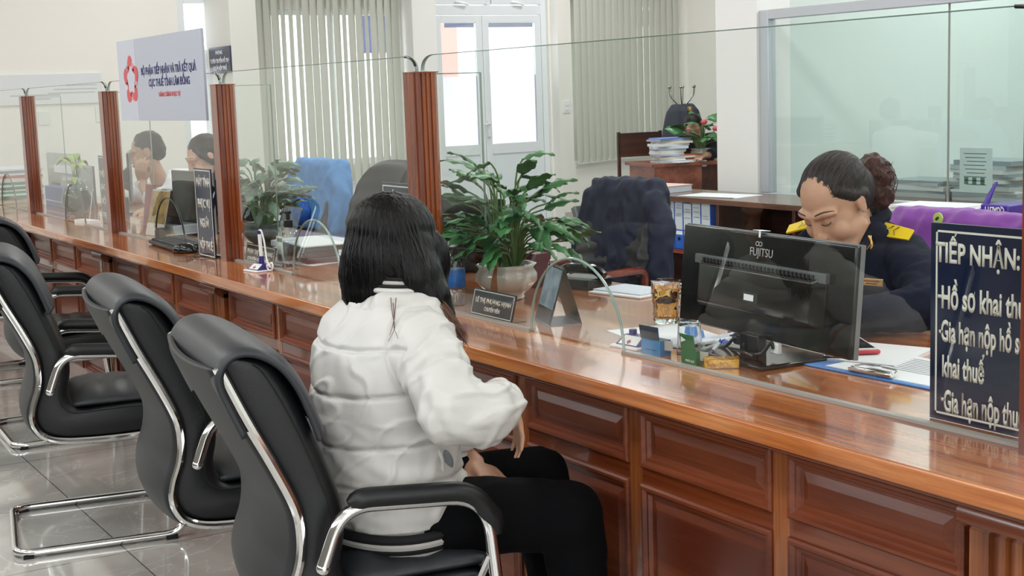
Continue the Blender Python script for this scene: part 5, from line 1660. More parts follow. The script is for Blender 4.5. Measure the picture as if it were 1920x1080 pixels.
# hanging white sign on the glass
HY = 1.765
a = at_y(221, 79, HY); b = at_y(379, 52, HY); c = at_y(231, 226, HY)
t = thing('office_sign', 'white acrylic sign with a red star emblem and blue Vietnamese lettering, fixed to the glass', 'sign', (a.x, HY, 0))
W = b.x - a.x; z0, z1 = c.z, (a.z + b.z) / 2; H = z1 - z0
MB().box(0, W, -.006, .004, z0, z1).build('board', mat('pale_sign_board', '#b3b7c5', .3), t, bevel=.001)
MB().box(0, W * .235, -.0068, -.006, z0, z1).build('emblem_panel', mat('paler_sign_panel', '#c3c7d3', .3), t)
BLT = mat('dark_blue_lettering', '#222a6a', .4); RDT = mat('red_lettering', '#cf4047', .4)
lettering(t, [('BỘ PHẬN TIẾP NHẬN VÀ TRẢ KẾT QUẢ', W * .30, z0 + H * .555, W * .93, z0 + H * .555, H * .088), ('CỤC THUẾ TỈNH LÂM ĐỒNG', W * .385, z0 + H * .41, W * .855, z0 + H * .41, H * .088)], BLT, mtx=Matrix.Translation((0, -.0064, 0)), bold=.03)
lettering(t, [('HÀNH CHÍNH PHỤC VỤ', W * .50, z0 + H * .285, W * .745, z0 + H * .285, H * .052)], RDT, mtx=Matrix.Translation((0, -.0064, 0)), bold=.02)
em = MB()
ecx, ecz, er = W * .165, z0 + H * .50, H * .31
def star_pt(k, r_):
    a_ = PI / 2 + 2 * PI * k / 10
    return (ecx + r_ * math.cos(a_), ecz + r_ * math.sin(a_))
for k in range(5):           # five clasped bands around a white star
    aa = PI / 2 + 2 * PI * k / 5
    def P2(r_, da): 
        return Vector((ecx + er * r_ * math.cos(aa + da), 0, ecz + er * r_ * math.sin(aa + da)))
    pts = [P2(.52, .62), P2(.80, .50), P2(.97, .22), P2(1.0, 0), P2(.95, -.16), P2(.80, -.42), P2(.66, -.72), P2(.60, -.92), P2(.42, -.60), P2(.55, -.28), P2(.60, 0.05), P2(.46, .40)]
    em.loft([[p + Vector((0, -.0070, 0)) for p in pts], [p + Vector((0, -.0078, 0)) for p in pts]])
em.build('star_emblem', mat('emblem_red', '#d2474e', .4), t)
fg = MB()
for k in range(5):
    aa = PI / 2 + 2 * PI * k / 5 - .62
    for j in range(3):
        r0, r1 = .58 + j * .10, .60 + j * .10
        p = Vector((ecx + er * r0 * math.cos(aa), -.0081, ecz + er * r0 * math.sin(aa))); q = Vector((ecx + er * r1 * math.cos(aa + .26), -.0081, ecz + er * r1 * math.sin(aa + .26)))
        fg.tube([p, q], .0016, 5)
fg.build('finger_lines', mat('emblem_gap', '#e2e5ee', .4), t)

# ------------------------------------------------------------------ monitors
def monitor(label, loc, rz, w_, h_, zc, backm=BLACKG, tilt=0.0, vent=True, logo=None, stand='flat', screen=None, face='back', basew=.22, neckw=.06):
    """local -y is the side towards the customers; face tells which side that shows"""
    t = thing('computer_monitor', label, 'monitor', loc, rz)
    sgn = 1 if face == 'back' else -1
    M_ = Matrix.Translation((0, 0, zc)) @ Matrix.Rotation(tilt, 4, 'X') @ (Matrix.Identity(4) if face == 'back' else Matrix.Rotation(PI, 4, 'Z'))
    case = MB().box(-w_ / 2, w_ / 2, -.008, .012, -h_ / 2, h_ / 2, M_).build('case', backm, t, bevel=.004, bseg=3)
    bump = []
    bw, bh = w_ * .33, h_ * .33
    yy = -.008
    MB().loft([[M_ @ Vector(p) for p in ((-bw * 1.12, yy, -bh * .9), (bw * 1.12, yy, -bh * .9), (bw * 1.12, yy, bh * .62), (-bw * 1.12, yy, bh * .62))], [M_ @ Vector(p) for p in ((-bw, yy - .022, -bh * .75), (bw, yy - .022, -bh * .75), (bw, yy - .022, bh * .40), (-bw, yy - .022, bh * .40))]]).build('rear_housing', backm, t, bevel=.003)
    if vent:
        v = MB()
        n = 30
        for k in range(n):
            x = -bw * 1.0 + 2 * bw * (k + .5) / n
            v.box(x - bw / n * .5, x + bw / n * .5, yy - .016, yy - .010, bh * .43, bh * .60, M_ @ Matrix.Translation((0, 0, 0)))
        MB().box(-bw * 1.16, bw * 1.16, yy - .013, yy - .001, bh * .40, bh * .68, M_).build('vent_strip', DGREY, t, bevel=.002)
        v.build('vent_slots', BLACKR, t)
    MB().box(-w_ / 2 + .012, w_ / 2 - .012, .0121, .0128, -h_ / 2 + .018, h_ / 2 - .012, M_).build('screen', screen or mat('screen_glass_dark', '#10141a', .1), t)
    if face == 'back':
        MB().box(-w_ / 2 - .001, w_ / 2 + .001, .002, .013, h_ / 2 - .001, h_ / 2 + .002, M_).box(w_ / 2 - .001, w_ / 2 + .0015, .002, .013, -h_ / 2, h_ / 2 + .002, M_).build('bezel_edge', GREYP, t)
    zb = zc - h_ / 2
    MB().box(-neckw / 2, neckw / 2, -.038, -.014, .008, zb + .012).build('stand_neck', BLACKP if backm is BLACKG else GREYM, t, bevel=.003)
    MB().box(-basew / 2, basew / 2, -.10, .09, 0, .010).build('stand_base', BLACKG if backm is BLACKG else GREYM, t, bevel=.003)
    return t, M_
# officer's monitor
MY = 1.975
tl = at_y(1281, 431, MY + .03); tr = at_y(1607, 449, MY - .03)
mw = math.hypot(tr.x - tl.x, .06)
mc = (tl.x + tr.x) / 2
bz = at_y(1300, 628, MY).z; bz2 = at_y(1622, 662, MY).z
top = (tl.z + tr.z) / 2; bot = (bz + bz2) / 2
t, MM_ = monitor('large black computer monitor seen from behind in front of the officer', (mc, MY, CT), R(-6), mw, top - bot - .008, (top + bot) / 2 + .004 - CT, tilt=R(-5), basew=.25, neckw=.066)
hh = top - bot
lettering(t, [('FUJITSU', -.040, hh * .275, .040, hh * .275, .018)], mat('monitor_logo', '#b9bcc0', .3), mtx=MM_ @ Matrix.Translation((0, -.0085, 0)), bold=-.002)
lg = MB()
for sx in (-1, 1):
    lg.tube([MM_ @ Vector((sx * .0055 + .0055 * math.cos(2 * PI * k / 12) - .010, -.0088, hh * .275 + .026 + .0045 * math.sin(2 * PI * k / 12))) for k in range(12)], .0009, 5, closed=True)
lg.build('infinity_logo', mat('monitor_logo_b', '#b9bcc0', .3), t)
MB().box(-.026, .026, -.0305, -.0298, -.035, -.014, MM_).build('serial_label', mat('label_black', '#1c1d1f', .5), t)
MB().box(-.022, .012, -.0310, -.0305, -.031, -.018, MM_).build('barcode_sticker', PAPER, t)
MB().box(-.030, .0, -.012, .012, hh / 2 + .002, hh / 2 + .003, MM_).box(-.012, -.006, -.0095, -.008, hh / 2 - .012, hh / 2 + .002, MM_).build('paper_tab', PAPER, t)
for (x_, cc, pts) in ((-.055, BLACKP, [(-.055, -.025, .07), (-.062, -.03, .035), (-.09, -.04, .012), (-.14, -.05, .008), (-.12, -.02, .006), (.0, -.055, .018), (.05, -.06, .016)]), (.078, WHITE, [(.078, -.03, .065), (.075, -.035, .045), (.055, -.045, .02), (.02, -.06, .016)])):
    z_b = bot - CT
    MB().box(x_ - .014, x_ + .014, -.030, -.018, z_b - .012, z_b + .012).build('cable_plug', cc, t, bevel=.003)
    MB().tube(catmull([(p[0], p[1], p[2] * 1.0 if i else z_b) for i, p in enumerate(pts)], 6), .0042, 8).build('cable', BLACKP, t, smooth=True)
# monitor behind the tall post and plant
a = at_y(822, 371, 2.2); b = at_y(893, 376, 2.16); bt = at_y(825, 520, 2.2)
t, _ = monitor('black monitor half hidden between the tall post and the peace lily', ((a.x + b.x) / 2 - .13, 2.22, CT), R(10), .50, .26, (a.z - CT) - .13, tilt=R(-3))
# dark customer-facing monitor by the four-line sign
a = at_y(327, 318, 2.02); b = at_y(392, 322, 2.0)
t, _ = monitor('dark olive screen monitor turned to customers, left of the four-line navy sign', (a.x + .22, 2.03, CT), R(4), .44, .262, a.z - CT - .131, screen=mat('olive_screen', '#3a3d35', .25), face='front', vent=False, neckw=.05)
# pale grey monitors at the left
for (u0, v0, u1, yy, hh_, lab) in ((108, 306, 177, 2.12, .25, 'pale grey monitor back right of the leftmost post, nearer of two'), (84, 286, 151, 2.32, .26, 'pale grey monitor back right of the leftmost post, the farther one')):
    a = at_y(u0, v0, yy); b = at_y(u1, v0 + 2, yy)
    t, _ = monitor(lab, ((a.x + b.x) / 2, yy, CT), 0, (b.x - a.x) * .86, hh_, a.z - CT - hh_ / 2, backm=GREYM, vent=False, neckw=.05, screen=BLACKG)
a = at_y(237, 310, 2.3)
t, _ = monitor('black monitor seen edge-on behind the second post by the man', (at_y(243, 330, 2.16).x, 2.16, CT), R(-17), .34, .25, .20, tilt=0, vent=False)

# ------------------------------------------------------------------ keyboard, mouse
a = at_z(243, 461, CT); b = at_z(333, 479, CT)
kl = b.x - a.x
t = thing('keyboard', 'black computer keyboard on the counter in front of the glass', 'keyboard', (a.x, 1.722, CT), R(-3.0))
MB().box(0, .44, -.0, .145, .003, .018, Matrix.Rotation(R(2.5), 4, 'X')).build('case', mat('keyboard_black', '#1b1c1f', .4), t, bevel=.004)
ky = MB()
for r_ in range(6):
    for k in range(18):
        if r_ == 0 and 4 <= k <= 8: continue
        x = .014 + k * .0232; y = .012 + r_ * .0215
        ky.box(x, x + .019, y, y + .017, .0, .0255, Matrix.Rotation(R(2.5), 4, 'X'))
ky.box(.014 + 4 * .0232, .014 + 8 * .0232 + .019, .012, .029, 0, .0255, Matrix.Rotation(R(2.5), 4, 'X'))
o = ky.build('keys', mat('key_black', '#26272a', .45), t, bevel=.0015)
c = at_z(347, 474, CT)
t = thing('computer_mouse', 'black computer mouse right of the keyboard', 'mouse', (c.x, 1.728, CT), R(-60))
def mshape(u, v):
    a_ = 2 * PI * u
    r_ = math.sin(PI * v / 2)
    return Vector((.031 * r_ * math.cos(a_), .055 * r_ * math.sin(a_), .002 + .036 * math.cos(PI * v / 2) ** .7))
MB().grid(mshape, 28, 10, .002).build('shell', BLACKG, t, smooth='all')
MB().tube([(-.0, -.05, .014), (0, -.015, .036)], .0025, 6).build('wheel', GREYP, t)
MB().tube(catmull([(.0, .054, .008), (.03, .10, .004), (.10, .12, .004), (.13, .20, .004), (.08, .26, .004)], 6), .002, 6).build('cable', BLACKP, t, smooth=True)

# ------------------------------------------------------------------ sanitizer, pens, papers around the third post
c = at_z(535, 498, CT)
t = thing('sanitizer_bottle', 'clear pump bottle of hand sanitizer with black pump', 'bottle', (c.x, c.y + .02, CT))
BOT = pane_glass('clear_bottle', (.90, .93, .94), 1.6)
m = MB()
def sq(a_, z): return 1 / max(abs(math.cos(a_)), abs(math.sin(a_))) ** .55
m.lathe([(.028, 0), (.031, .004), (.031, .105), (.026, .122), (.012, .130), (.012, .136)], seg=32, mod=sq); m.build('bottle', BOT, t, smooth=True)
m = MB(); m.lathe([(.026, .004), (.028, .006), (.028, .085), (.026, .086)], seg=32, mod=sq); m.build('gel', pane_glass('gel', (.93, .95, .95), .4), t, smooth=True)
MB().box(-.028, .028, -.0365, -.0360, .018, .105).build('label', mat('sanitizer_label', '#cfd8d2', .4), t)
MB().box(-.018, .024, -.0372, -.0366, .085, .098).build('label_band', mat('label_green', '#3f6b46', .4), t)
MB().box(-.012, .012, -.0372, -.0366, .028, .07).build('label_print', mat('label_print', '#9fb3a4', .4), t)
MB().lathe([(.016, .134), (.016, .158), (.007, .160), (.007, .180), (.012, .181), (.012, .190), (.004, .190)], seg=20).tube([(0, 0, .186), (-.02, -.012, .187), (-.028, -.018, .178)], .005, 8).build('pump', BLACKP, t, smooth=True)
def pen_stand(label, loc, rz, up=True):
    t = thing('desk_pen_stand', label, 'pen stand', loc, rz)
    MB().loft([[Vector(p) for p in ((-.045, -.030, 0), (.045, -.030, 0), (.045, .035, 0), (-.045, .035, 0))], [Vector(p) for p in ((-.045, -.030, .006), (.045, -.030, .006), (.045, .035, .006), (-.045, .035, .006))]]).build('base', WHITE, t, bevel=.002)
    MB().loft([[Vector(p) for p in ((-.038, -.020, .006), (.038, -.020, .006), (.038, .034, .006), (-.038, .034, .006))], [Vector(p) for p in ((-.034, .008, .026), (.034, .008, .026), (.034, .032, .026), (-.034, .032, .026))]]).build('block', PURPLEP, t, bevel=.002)
    MB().loft([[Vector(p) for p in ((-.030, -.017, .0085), (.030, -.017, .0085), (.030, -.0145, .0105), (-.030, -.0145, .0105))], [Vector(p) for p in ((-.028, .002, .0228), (.028, .002, .0228), (.028, .0045, .0248), (-.028, .0045, .0248))]]).build('badge', WHITE, t)
    MB().cbox((0, 0, 0), (.009, .001, .009), Matrix.Translation((0, -.0115, .0145)) @ Matrix.Rotation(R(-53), 4, 'X') @ Matrix.Rotation(R(45), 4, 'Y')).build('badge_emblem', mat('badge_emblem_red', '#c0394a', .4), t)
    if up:
        MB().lathe([(.010, .02), (.008, .05)], (.0, .018, 0), 16).build('pen_socket', PURPLEP, t, smooth=True)
        MB().tube([(0, .018, .05), (-.004, .018, .125)], .0062, 12).build('pen_barrel', WHITE, t, smooth=True)
        MB().tube([(-.004, .018, .125), (-.0042, .018, .137)], .0065, 12).build('pen_cap', PURPLEP, t, smooth=True)
        MB().tube(catmull([(-.004, .018, .138), (.010, .018, .136), (.022, .02, .10), (.030, .02, .05), (.048, .015, .02)], 5), .0030, 8).build('pen_cord', WHITE, t, smooth=True)
        coil = [(.052 + .014 * math.cos(a_), .010 + .002 * a_, .017 + .013 * math.sin(a_)) for a_ in [k * .4 for k in range(26)]]
        MB().tube(coil, .0030, 8).build('cord_coil', WHITE, t, smooth=True)
    else:
        for x in (-.022, .022): MB().lathe([(.009, .015), (.009, .036), (.001, .037)], (x, .022, 0), 14).build('pen_socket', PURPLEP, t, smooth=True)
    return t
c = at_z(506, 506, CT)
pen_stand('white and violet desk pen on a coiled cord beside the sanitizer', (c.x, 1.722, CT), R(8))
c = at_z(1205, 650, CT)
pen_stand('low white and violet pen stand without its pen, left of the blue clip box', (c.x - .01, 1.835, CT), R(6), up=False)
# stacks of papers right of the sanitizer
def stack(label, loc, rz, layers, name='document_stack'):
    t = thing(name, label, 'papers', loc, rz)
    z = 0; r2 = random.Random(hash(label) % 999 if False else len(label))
    for (w_, d_, h_, mm) in layers:
        MB().box(-w_ / 2, w_ / 2, -d_ / 2, d_ / 2, z, z + h_, Matrix.Translation((r2.uniform(-.01, .01), r2.uniform(-.01, .01), 0)) @ Matrix.Rotation(r2.uniform(-.06, .06), 4, 'Z')).build('bundle', mm, t, bevel=min(.004, h_ * .3))
        z += h_
    return t
MAROON = mat('maroon_cover', '#5a1e28', .4)
c = at_z(600, 478, CT)
stack('two thick white paper bundles right of the sanitizer, behind the glass', (c.x - .04, 2.08, CT), R(4), [(.30, .24, .026, PAPER), (.33, .23, .024, PAPER2)])
c = at_z(520, 450, CT)
stack('maroon folders and grey book under the white plant, topped with loose sheets', (-4.66, 1.99, CT), R(-4), [(.30, .13, .022, MAROON), (.29, .13, .022, MAROON), (.30, .15, .018, DGREY), (.34, .16, .006, PAPER)])
t = thing('loose_paper', 'loose white sheet at the counter edge behind the woman\'s head', 'papers', (at_z(640, 486, CT).x - .02, 2.02, CT), R(15))
MB().box(-.10, .10, -.13, .13, 0, .0012).build('sheet', PAPER, t)
# clear acrylic holder beside the plant
t = thing('acrylic_holder', 'clear slanted acrylic leaflet holder behind the second nameplate', 'holder', (-4.80, 1.90, CT))
MB().box(0, .16, 0, .003, 0, .20, Matrix.Rotation(R(-18), 4, 'X')).build('panel', ACRYL, t)
MB().box(0, .16, -.05, .06, 0, .003).build('foot', ACRYL, t)

# ------------------------------------------------------------------ bay with the peace lily: bottle, maroon box, calendar
c = at_z(850, 573, CT)
t = thing('water_bottle', 'clear plastic water bottle with blue label beside the peace lily', 'bottle', (c.x, c.y + .005, CT))
MB().lathe([(.026, 0), (.031, .004), (.031, .045), (.029, .048), (.031, .052), (.031, .10), (.029, .13), (.018, .152), (.012, .158), (.012, .165)], seg=32, mod=lambda a_, z: 1 + (.02 * math.cos(10 * a_) if z < .045 else 0)).build('bottle', BOT, t, smooth=True)
MB().lathe([(.0318, .052), (.0322, .054), (.0322, .100), (.0318, .102)], seg=32).build('label', mat('water_label', '#2a6ab8', .3, var=.6, vscale=30), t, smooth=True)
MB().lathe([(.0135, .163), (.0135, .178), (.001, .179)], seg=24).build('cap', mat('white_cap', '#dfe6ee', .4), t, smooth=True)
t = thing('maroon_box', 'dark maroon box standing behind the peace lily pot', 'box', (-3.52, 2.20, CT), R(10))
MB().box(-.07, .07, -.03, .03, 0, .10).build('body', MAROON, t, bevel=.003)
MB().box(-.072, .072, -.032, .032, .08, .102).build('lid', MAROON, t, bevel=.002)
def tent_calendar(label, loc, rz, w_, h_, d_, front, pic=None):
    t = thing('desk_calendar', label, 'calendar', loc, rz)
    for s_, mm, nm in ((-1, front, 'front_board'), (1, BLACKP, 'rear_board')):
        poly = [(s_ * d_ / 2, 0), (s_ * d_ / 2 + .002, 0), (.001 * s_ + .002, h_), (.001 * s_, h_)]
        MB().prism(poly, lambda p, q, x: Vector((x, p, q)), 0, w_).build(nm, mm, t)
    MB().box(0, w_, -d_ / 2, d_ / 2, 0, .002).build('base_board', GREYP, t)
    ang = math.atan2(d_ / 2, h_)
    Mf = Matrix.Translation((0, -d_ / 2 - .001, 0)) @ Matrix.Rotation(-ang, 4, 'X')
    L_ = math.hypot(h_, d_ / 2)
    if pic: MB().box(.004, w_ - .004, -.0012, 0, L_ * .28, L_ * .97, Mf).build('picture_page', pic, t)
    MB().box(.004, w_ - .004, -.0012, 0, .003, L_ * .26, Mf).build('date_strip', front, t)
    for k in range(12):
        x = w_ * (k + .5) / 12
        if k % 2: continue
        MB().tube([(x, .004 * math.cos(a_) + .001, h_ + .004 * math.sin(a_)) for a_ in [q * 2 * PI / 10 for q in range(10)]], .0007, 5, closed=True).build('ring', STEEL, t)
    return t
PIC1 = mat('calendar_photo', '#8fa0ae', .3, var=.6, vscale=26)
c = at_z(1045, 601, CT)
tent_calendar('tent desk calendar standing in the arch left of the mug', (-2.975, 1.925, CT), R(-17), .135, .140, .082, BLACKP, PIC1)

# ------------------------------------------------------------------ mug, inverted glass, clip boxes
c = at_z(1245, 609, CT); c.y = 2.09; c.x = -2.705
t = thing('glass_mug', 'dimpled glass mug of amber tea left of the monitor', 'mug', (c.x, c.y, CT))
MUGG = tinted_glass('mug_glass', (.97, .98, .97, 1), 0.0, 1.42)
def dim(a_, z): return 1 + (.09 * abs(math.cos(4 * a_)) ** .6 * abs(math.sin(z * 3.1416 / .030)) ** .6 - .05 if (.012 < z < .09) else 0)
MB().lathe([(.026, 0), (.030, .004)] + [(.0325 + .004 * k / 14, .010 + .082 * k / 14) for k in range(15)] + [(.0355, .096), (.0365, .106), (.0345, .107), (.0335, .094), (.031, .05), (.029, .014), (.001, .012)], seg=64, mod=dim).build('body', MUGG, t, smooth=True)
TEA = pane_glass('amber_tea', (.93, .74, .40), .6)
MB().lathe([(.001, .014), (.027, .015), (.030, .05), (.0315, .088), (.001, .088)], seg=32, mod=lambda a_, z: 1 + .02 * math.cos(8 * a_)).build('tea', TEA, t, smooth=True)
MB().lathe([(.001, .048), (.020, .050), (.024, .056), (.018, .064), (.001, .066)], seg=20, mod=lambda a_, z: 1 + .2 * math.sin(5 * a_ + z * 90)).build('tea_leaves', mat('tea_leaves', '#4a2a18', .7), t, smooth=True)
hd = Vector((.5, .86, 0)).normalized()
MB().tube(catmull([hd * .032 + Vector((0, 0, .092)), hd * .058 + Vector((0, 0, .088)), hd * .062 + Vector((0, 0, .055)), hd * .050 + Vector((0, 0, .03)), hd * .030 + Vector((0, 0, .022))], 6), .0055, 10).build('handle', MUGG, t, smooth=True)
c = at_z(1283, 664, CT)
t = thing('drinking_glass', 'small clear glass turned upside down between the two clip boxes', 'glass', (c.x, c.y + .015, CT))
MB().lathe([(.027, 0), (.0285, .001), (.0245, .066), (.023, .072), (.001, .072), (.001, .064), (.022, .062), (.0265, .001)], seg=40).build('body', tinted_glass('tumbler_glass', (.96, .97, .97, 1), 0.0, 1.42), t, smooth=True)
def clip_box(label, loc, rz, col, w_=.046, h_=.040, d_=.030, fl=.034, txt='PAPER CLIP'):
    t = thing('clip_box', label, 'box', loc, rz)
    mm = mat('carton_' + label.split()[1], col, .4); inn = mat('carton_inside', '#b9b4ac', .7)
    MB().box(-w_ / 2, w_ / 2, 0, .001, 0, h_).box(-w_ / 2, -w_ / 2 + .001, .001, d_, 0, h_).box(w_ / 2 - .001, w_ / 2, .001, d_, 0, h_).box(-w_ / 2, w_ / 2, d_, d_ + .001, 0, h_).box(-w_ / 2, w_ / 2, .001, d_, 0, .001).build('carton', mm, t)
    MB().prism([(-w_ / 2, h_), (w_ / 2 * .9, h_), (w_ / 2 * .95, h_ + fl), (-w_ / 2, h_ + fl)], lambda p, q, y: Vector((p, y + (q - h_) * -.15, q)), 0, .001).build('flap', mm, t)
    MB().box(w_ / 2, w_ / 2 + .022, .001, .002, h_ * .35, h_, Matrix.Rotation(R(20), 4, 'Z')).build('side_flap', inn, t)
    MB().box(-w_ / 2 + .001, w_ / 2 - .001, d_ - .0006, d_ - .0001, .002, h_ - .0005).build('inner_lining', inn, t)
    if txt: lettering(t, [(txt, -w_ * .2, h_ * .18, w_ * .38, h_ * .18, .005)], mat('carton_text', '#d6d9cf', .5), mtx=Matrix.Translation((0, -.0002, 0)), bold=.01)
    return t, mm
c = at_z(1226, 664, CT)
t, mm = clip_box('opened blue carton of paper clips left of the upturned glass', (c.x, 1.812, CT), R(4), '#2d7fb6', w_=.062, h_=.033, fl=.030, txt=None)
MB().prism([(-.031, .034), (.028, .034), (.030, .064), (-.031, .064)], lambda p, q, y: Vector((p, -.0012 + (q - .033) * -.15 - y, q)), 0, .0004).build('dark_flap_print', mat('dark_print', '#233a4c', .4), t)
MB().box(-.018, .018, -.0006, 0, .010, .012).build('print_line', mat('carton_print_dark', '#1c4a70', .5), t)
MB().box(-.022, .022, -.0013, -.0005, .04, .046, Matrix.Rotation(R(-18), 4, 'Y')).build('flap_mark', WHITE, t)
c = at_z(1286, 684, CT)
t, mm = clip_box('opened green carton marked PAPER CLIP right of the upturned glass', (c.x, 1.806, CT), R(-3), '#1d6a3b', w_=.052, h_=.030, fl=.034)
MB().prism([(-.018, .046), (.000, .052), (-.018, .058)], lambda p, q, y: Vector((p, -.006 - y, q)), 0, .0005).build('flap_mark', WHITE, t)
c = at_z(1340, 690, CT)
GOLDC = mat('gold_foil', '#c9962c', .25, metal=.7, bump=.6, bscale=60)
t = thing('gold_box', 'small crumpled gold foil box beside the monitor stand', 'box', (c.x + .005, 1.835, CT), R(55))
MB().box(-.036, .036, -.016, .016, 0, .020).build('box_body', GOLDC, t, bevel=.002)
MB().grid(lambda u, v: Vector((-.036 + .072 * u, -.016 + .032 * v, .021 + .004 * noise.noise(Vector((u * 7, v * 5, 2))))), 14, 8, .001).build('crumpled_foil', GOLDC, t)

# ------------------------------------------------------------------ papers, pens, clipboard, phone around the monitor
def sheet(name, label, c, rz, w_, d_, mm=PAPER, h=.0015, cat='papers'):
    t = thing(name, label, cat, (c[0], c[1], CT + c[2]), rz)
    MB().box(-w_ / 2, w_ / 2, -d_ / 2, d_ / 2, 0, h).build('sheet', mm, t)
    return t
sheet('loose_paper', 'white sheet sticking out left under the mug and clip boxes', (-2.56, 1.985, .0), R(-12), .27, .20)
sheet('loose_paper', 'printed sheets behind the clip boxes under the pens', (-2.31, 2.02, .0015), R(8), .30, .21, PAPER2, .004)
sheet('loose_paper', 'curled printed sheets right of the monitor stand', (-2.13, 2.13, .0), R(20), .30, .21, PAPER, .008)
t = thing('blue_box', 'small pale blue box behind the upturned glass', 'box', tuple(at_z(1300, 632, CT + .006)), R(10)); t.location.z = CT + .006
MB().loft([[Vector(p) for p in ((-.026, -.012, 0), (.026, -.012, 0), (.026, .012, 0), (-.026, .012, 0))], [Vector(p) for p in ((-.020, -.010, .018), (.022, -.010, .018), (.022, .010, .018), (-.020, .010, .018))]]).build('body', mat('pale_blue_plastic', '#5f8fd0', .35), t, bevel=.002)
def pen(label, p, q, mm, tipm):
    p, q = Vector(p), Vector(q)
    t = thing('ballpoint_pen', label, 'pen', tuple(p))
    d = q - p
    MB().tube([d * .05, d * .82], .0042, 10).build('barrel', mm, t, smooth=True)
    MB().tube([d * .0, d * .05], [.001, .004], 10).build('tip', tipm, t, smooth=True)
    MB().tube([d * .82, d], [.0046, .0042], 10).build('cap', tipm, t, smooth=True)
    MB().tube([d * .95 + Vector((0, 0, .006)), d * .80 + Vector((0, 0, .006))], .0015, 6).build('clip', tipm, t)
a = at_z(1300, 650, CT + .012); b = at_z(1385, 630, CT + .012)
pen('white pen with violet cap lying behind the green carton', a, b, WHITE, PURPLEP)
a = at_z(1305, 660, CT + .012); b = at_z(1362, 640, CT + .012)
pen('white pen with blue end nearest the green carton', a, b, WHITE, BLUEP)
a = at_z(1336, 658, CT + .012); b = at_z(1352, 640, CT + .03)
pen('clear pen leaning with a blue cap by the monitor cable', a, b, mat('clear_barrel', '#dfe4ea', .2), BLUEP)
# clipboard under papers with bulldog clip
c = at_z(1640, 686, CT)
t = thing('clipboard', 'blue clipboard holding a printed form right of the monitor stand', 'clipboard', (-1.935, 2.085, CT), R(2))
MB().box(-.175, .165, -.105, .115, 0, .004).build('board', mat('blue_clipboard', '#4a86cf', .35), t, bevel=.002)
MB().box(-.12, .163, -.092, .110, .004, .0055).build('sheet', PAPER, t)
m3 = MB()
for k in range(9): m3.box(-.09 + .01 * (k % 2), .14 - .012 * (k % 3), -.02 + k * .013, -.017 + k * .013, .0055, .0058)
m3.build('print_lines', PRINT, t)
MB().box(.01, .09, .090, .102, .0055, .0058).build('red_stamp', mat('red_print', '#b8505a', .6), t)
MB().box(-.055, .055, -.098, -.084, .0056, .014).tube([(-.05, -.084, .012), (.05, -.084, .012)], .005, 8).build('clip_bar', CHROME, t, bevel=.002)
MB().tube(rounded([(-.05, -.08, .014), (-.045, -.066, .016), (-.01, -.072, .018), (0, -.062, .018), (.01, -.072, .018), (.045, -.066, .016), (.05, -.08, .014)], .008), .0016, 6).build('clip_wire', STEEL, t)
t = thing('bulldog_clip', 'small chrome bulldog clip on the papers left of the phone', 'clip', tuple(at_z(1562, 668, CT + .010)), R(40))
MB().box(-.020, .020, -.010, .010, 0, .008).build('jaw', CHROME, t, bevel=.002)
MB().tube(rounded([(-.014, -.008, .008), (-.012, -.03, .008), (.012, -.03, .008), (.014, -.008, .008)], .006), .0016, 6).build('lever', STEEL, t)
c = at_z(1625, 655, CT)
t = thing('smartphone', 'smartphone in a red case lying on the clipboard', 'phone', (-2.135, 2.150, CT + .0095), R(-30))
MB().box(-.078, .078, -.038, .038, 0, .009).build('case', mat('red_phone_case', '#d2344c', .35), t, bevel=.005, bseg=4)
MB().box(-.073, .073, -.034, .034, .009, .0105).build('white_rim', WHITE, t, bevel=.002)
MB().box(-.060, .060, -.030, .030, .0105, .011).build('screen', BLACKG, t)
# objects between monitor and staff side at left
t = thing('phone_handset', 'black telephone and papers behind the arch by the navy chair', 'telephone', (-3.38, 2.30, CT), R(20))
MB().box(-.07, .07, -.06, .06, 0, .03).build('base', BLACKP, t, bevel=.006)
MB().tube(rounded([(-.08, 0, .035), (-.05, 0, .055), (.05, 0, .055), (.08, 0, .035)], .02), .015, 10).build('handset', BLACKG, t, smooth=True)
stack('white documents by the arch in front of the navy chair', (-3.18, 2.33, CT), R(10), [(.20, .14, .006, PAPER), (.19, .13, .004, PAPER2)], 'loose_paper')

# ------------------------------------------------------------------ bay under the hanging sign
c = at_z(262, 442, CT)
PIC2 = mat('calendar_picture', '#a9873a', .35, var=.7, vscale=30)
a = at_z(254, 446, CT); b = at_z(288, 451, CT)
tent_calendar('tent calendar with a yellow and green picture behind the keyboard', (-6.14, 1.89, CT), R(4), .20, .20, .10, mat('calendar_strip', '#c9c2b6', .5), PIC2)
t = thing('brochure_holder', 'clear holder of red brochures right of the second post', 'holder', (-6.27, 1.86, CT), R(4))
MB().box(0, .10, .0, .003, 0, .10, Matrix.Rotation(R(-8), 4, 'X')).box(0, .10, -.04, .045, 0, .003).build('holder', ACRYL, t)
MB().box(.006, .094, .006, .02, .004, .22, Matrix.Rotation(R(-8), 4, 'X')).build('brochures', mat('red_brochure', '#8c2636', .35, var=.5, vscale=22), t)
c = at_z(316, 418, CT)
t = thing('steel_tumbler', 'stainless steel tumbler with black lid behind the arch', 'tumbler', (at_y(312, 392, 2.1).x, 2.10, CT))
MB().lathe([(.030, 0), (.032, .004), (.042, .135), (.042, .14)], seg=28).build('body', STEEL, t, smooth=True)
MB().lathe([(.044, .138), (.044, .158), (.030, .164), (.001, .165)], seg=28).build('lid', BLACKP, t, smooth=True)
stack('stack of white papers behind the keyboard by the dark monitor', (at_y(338, 420, 1.98).x, 1.99, CT), R(5), [(.30, .20, .012, PAPER), (.27, .19, .035, PAPER2)])
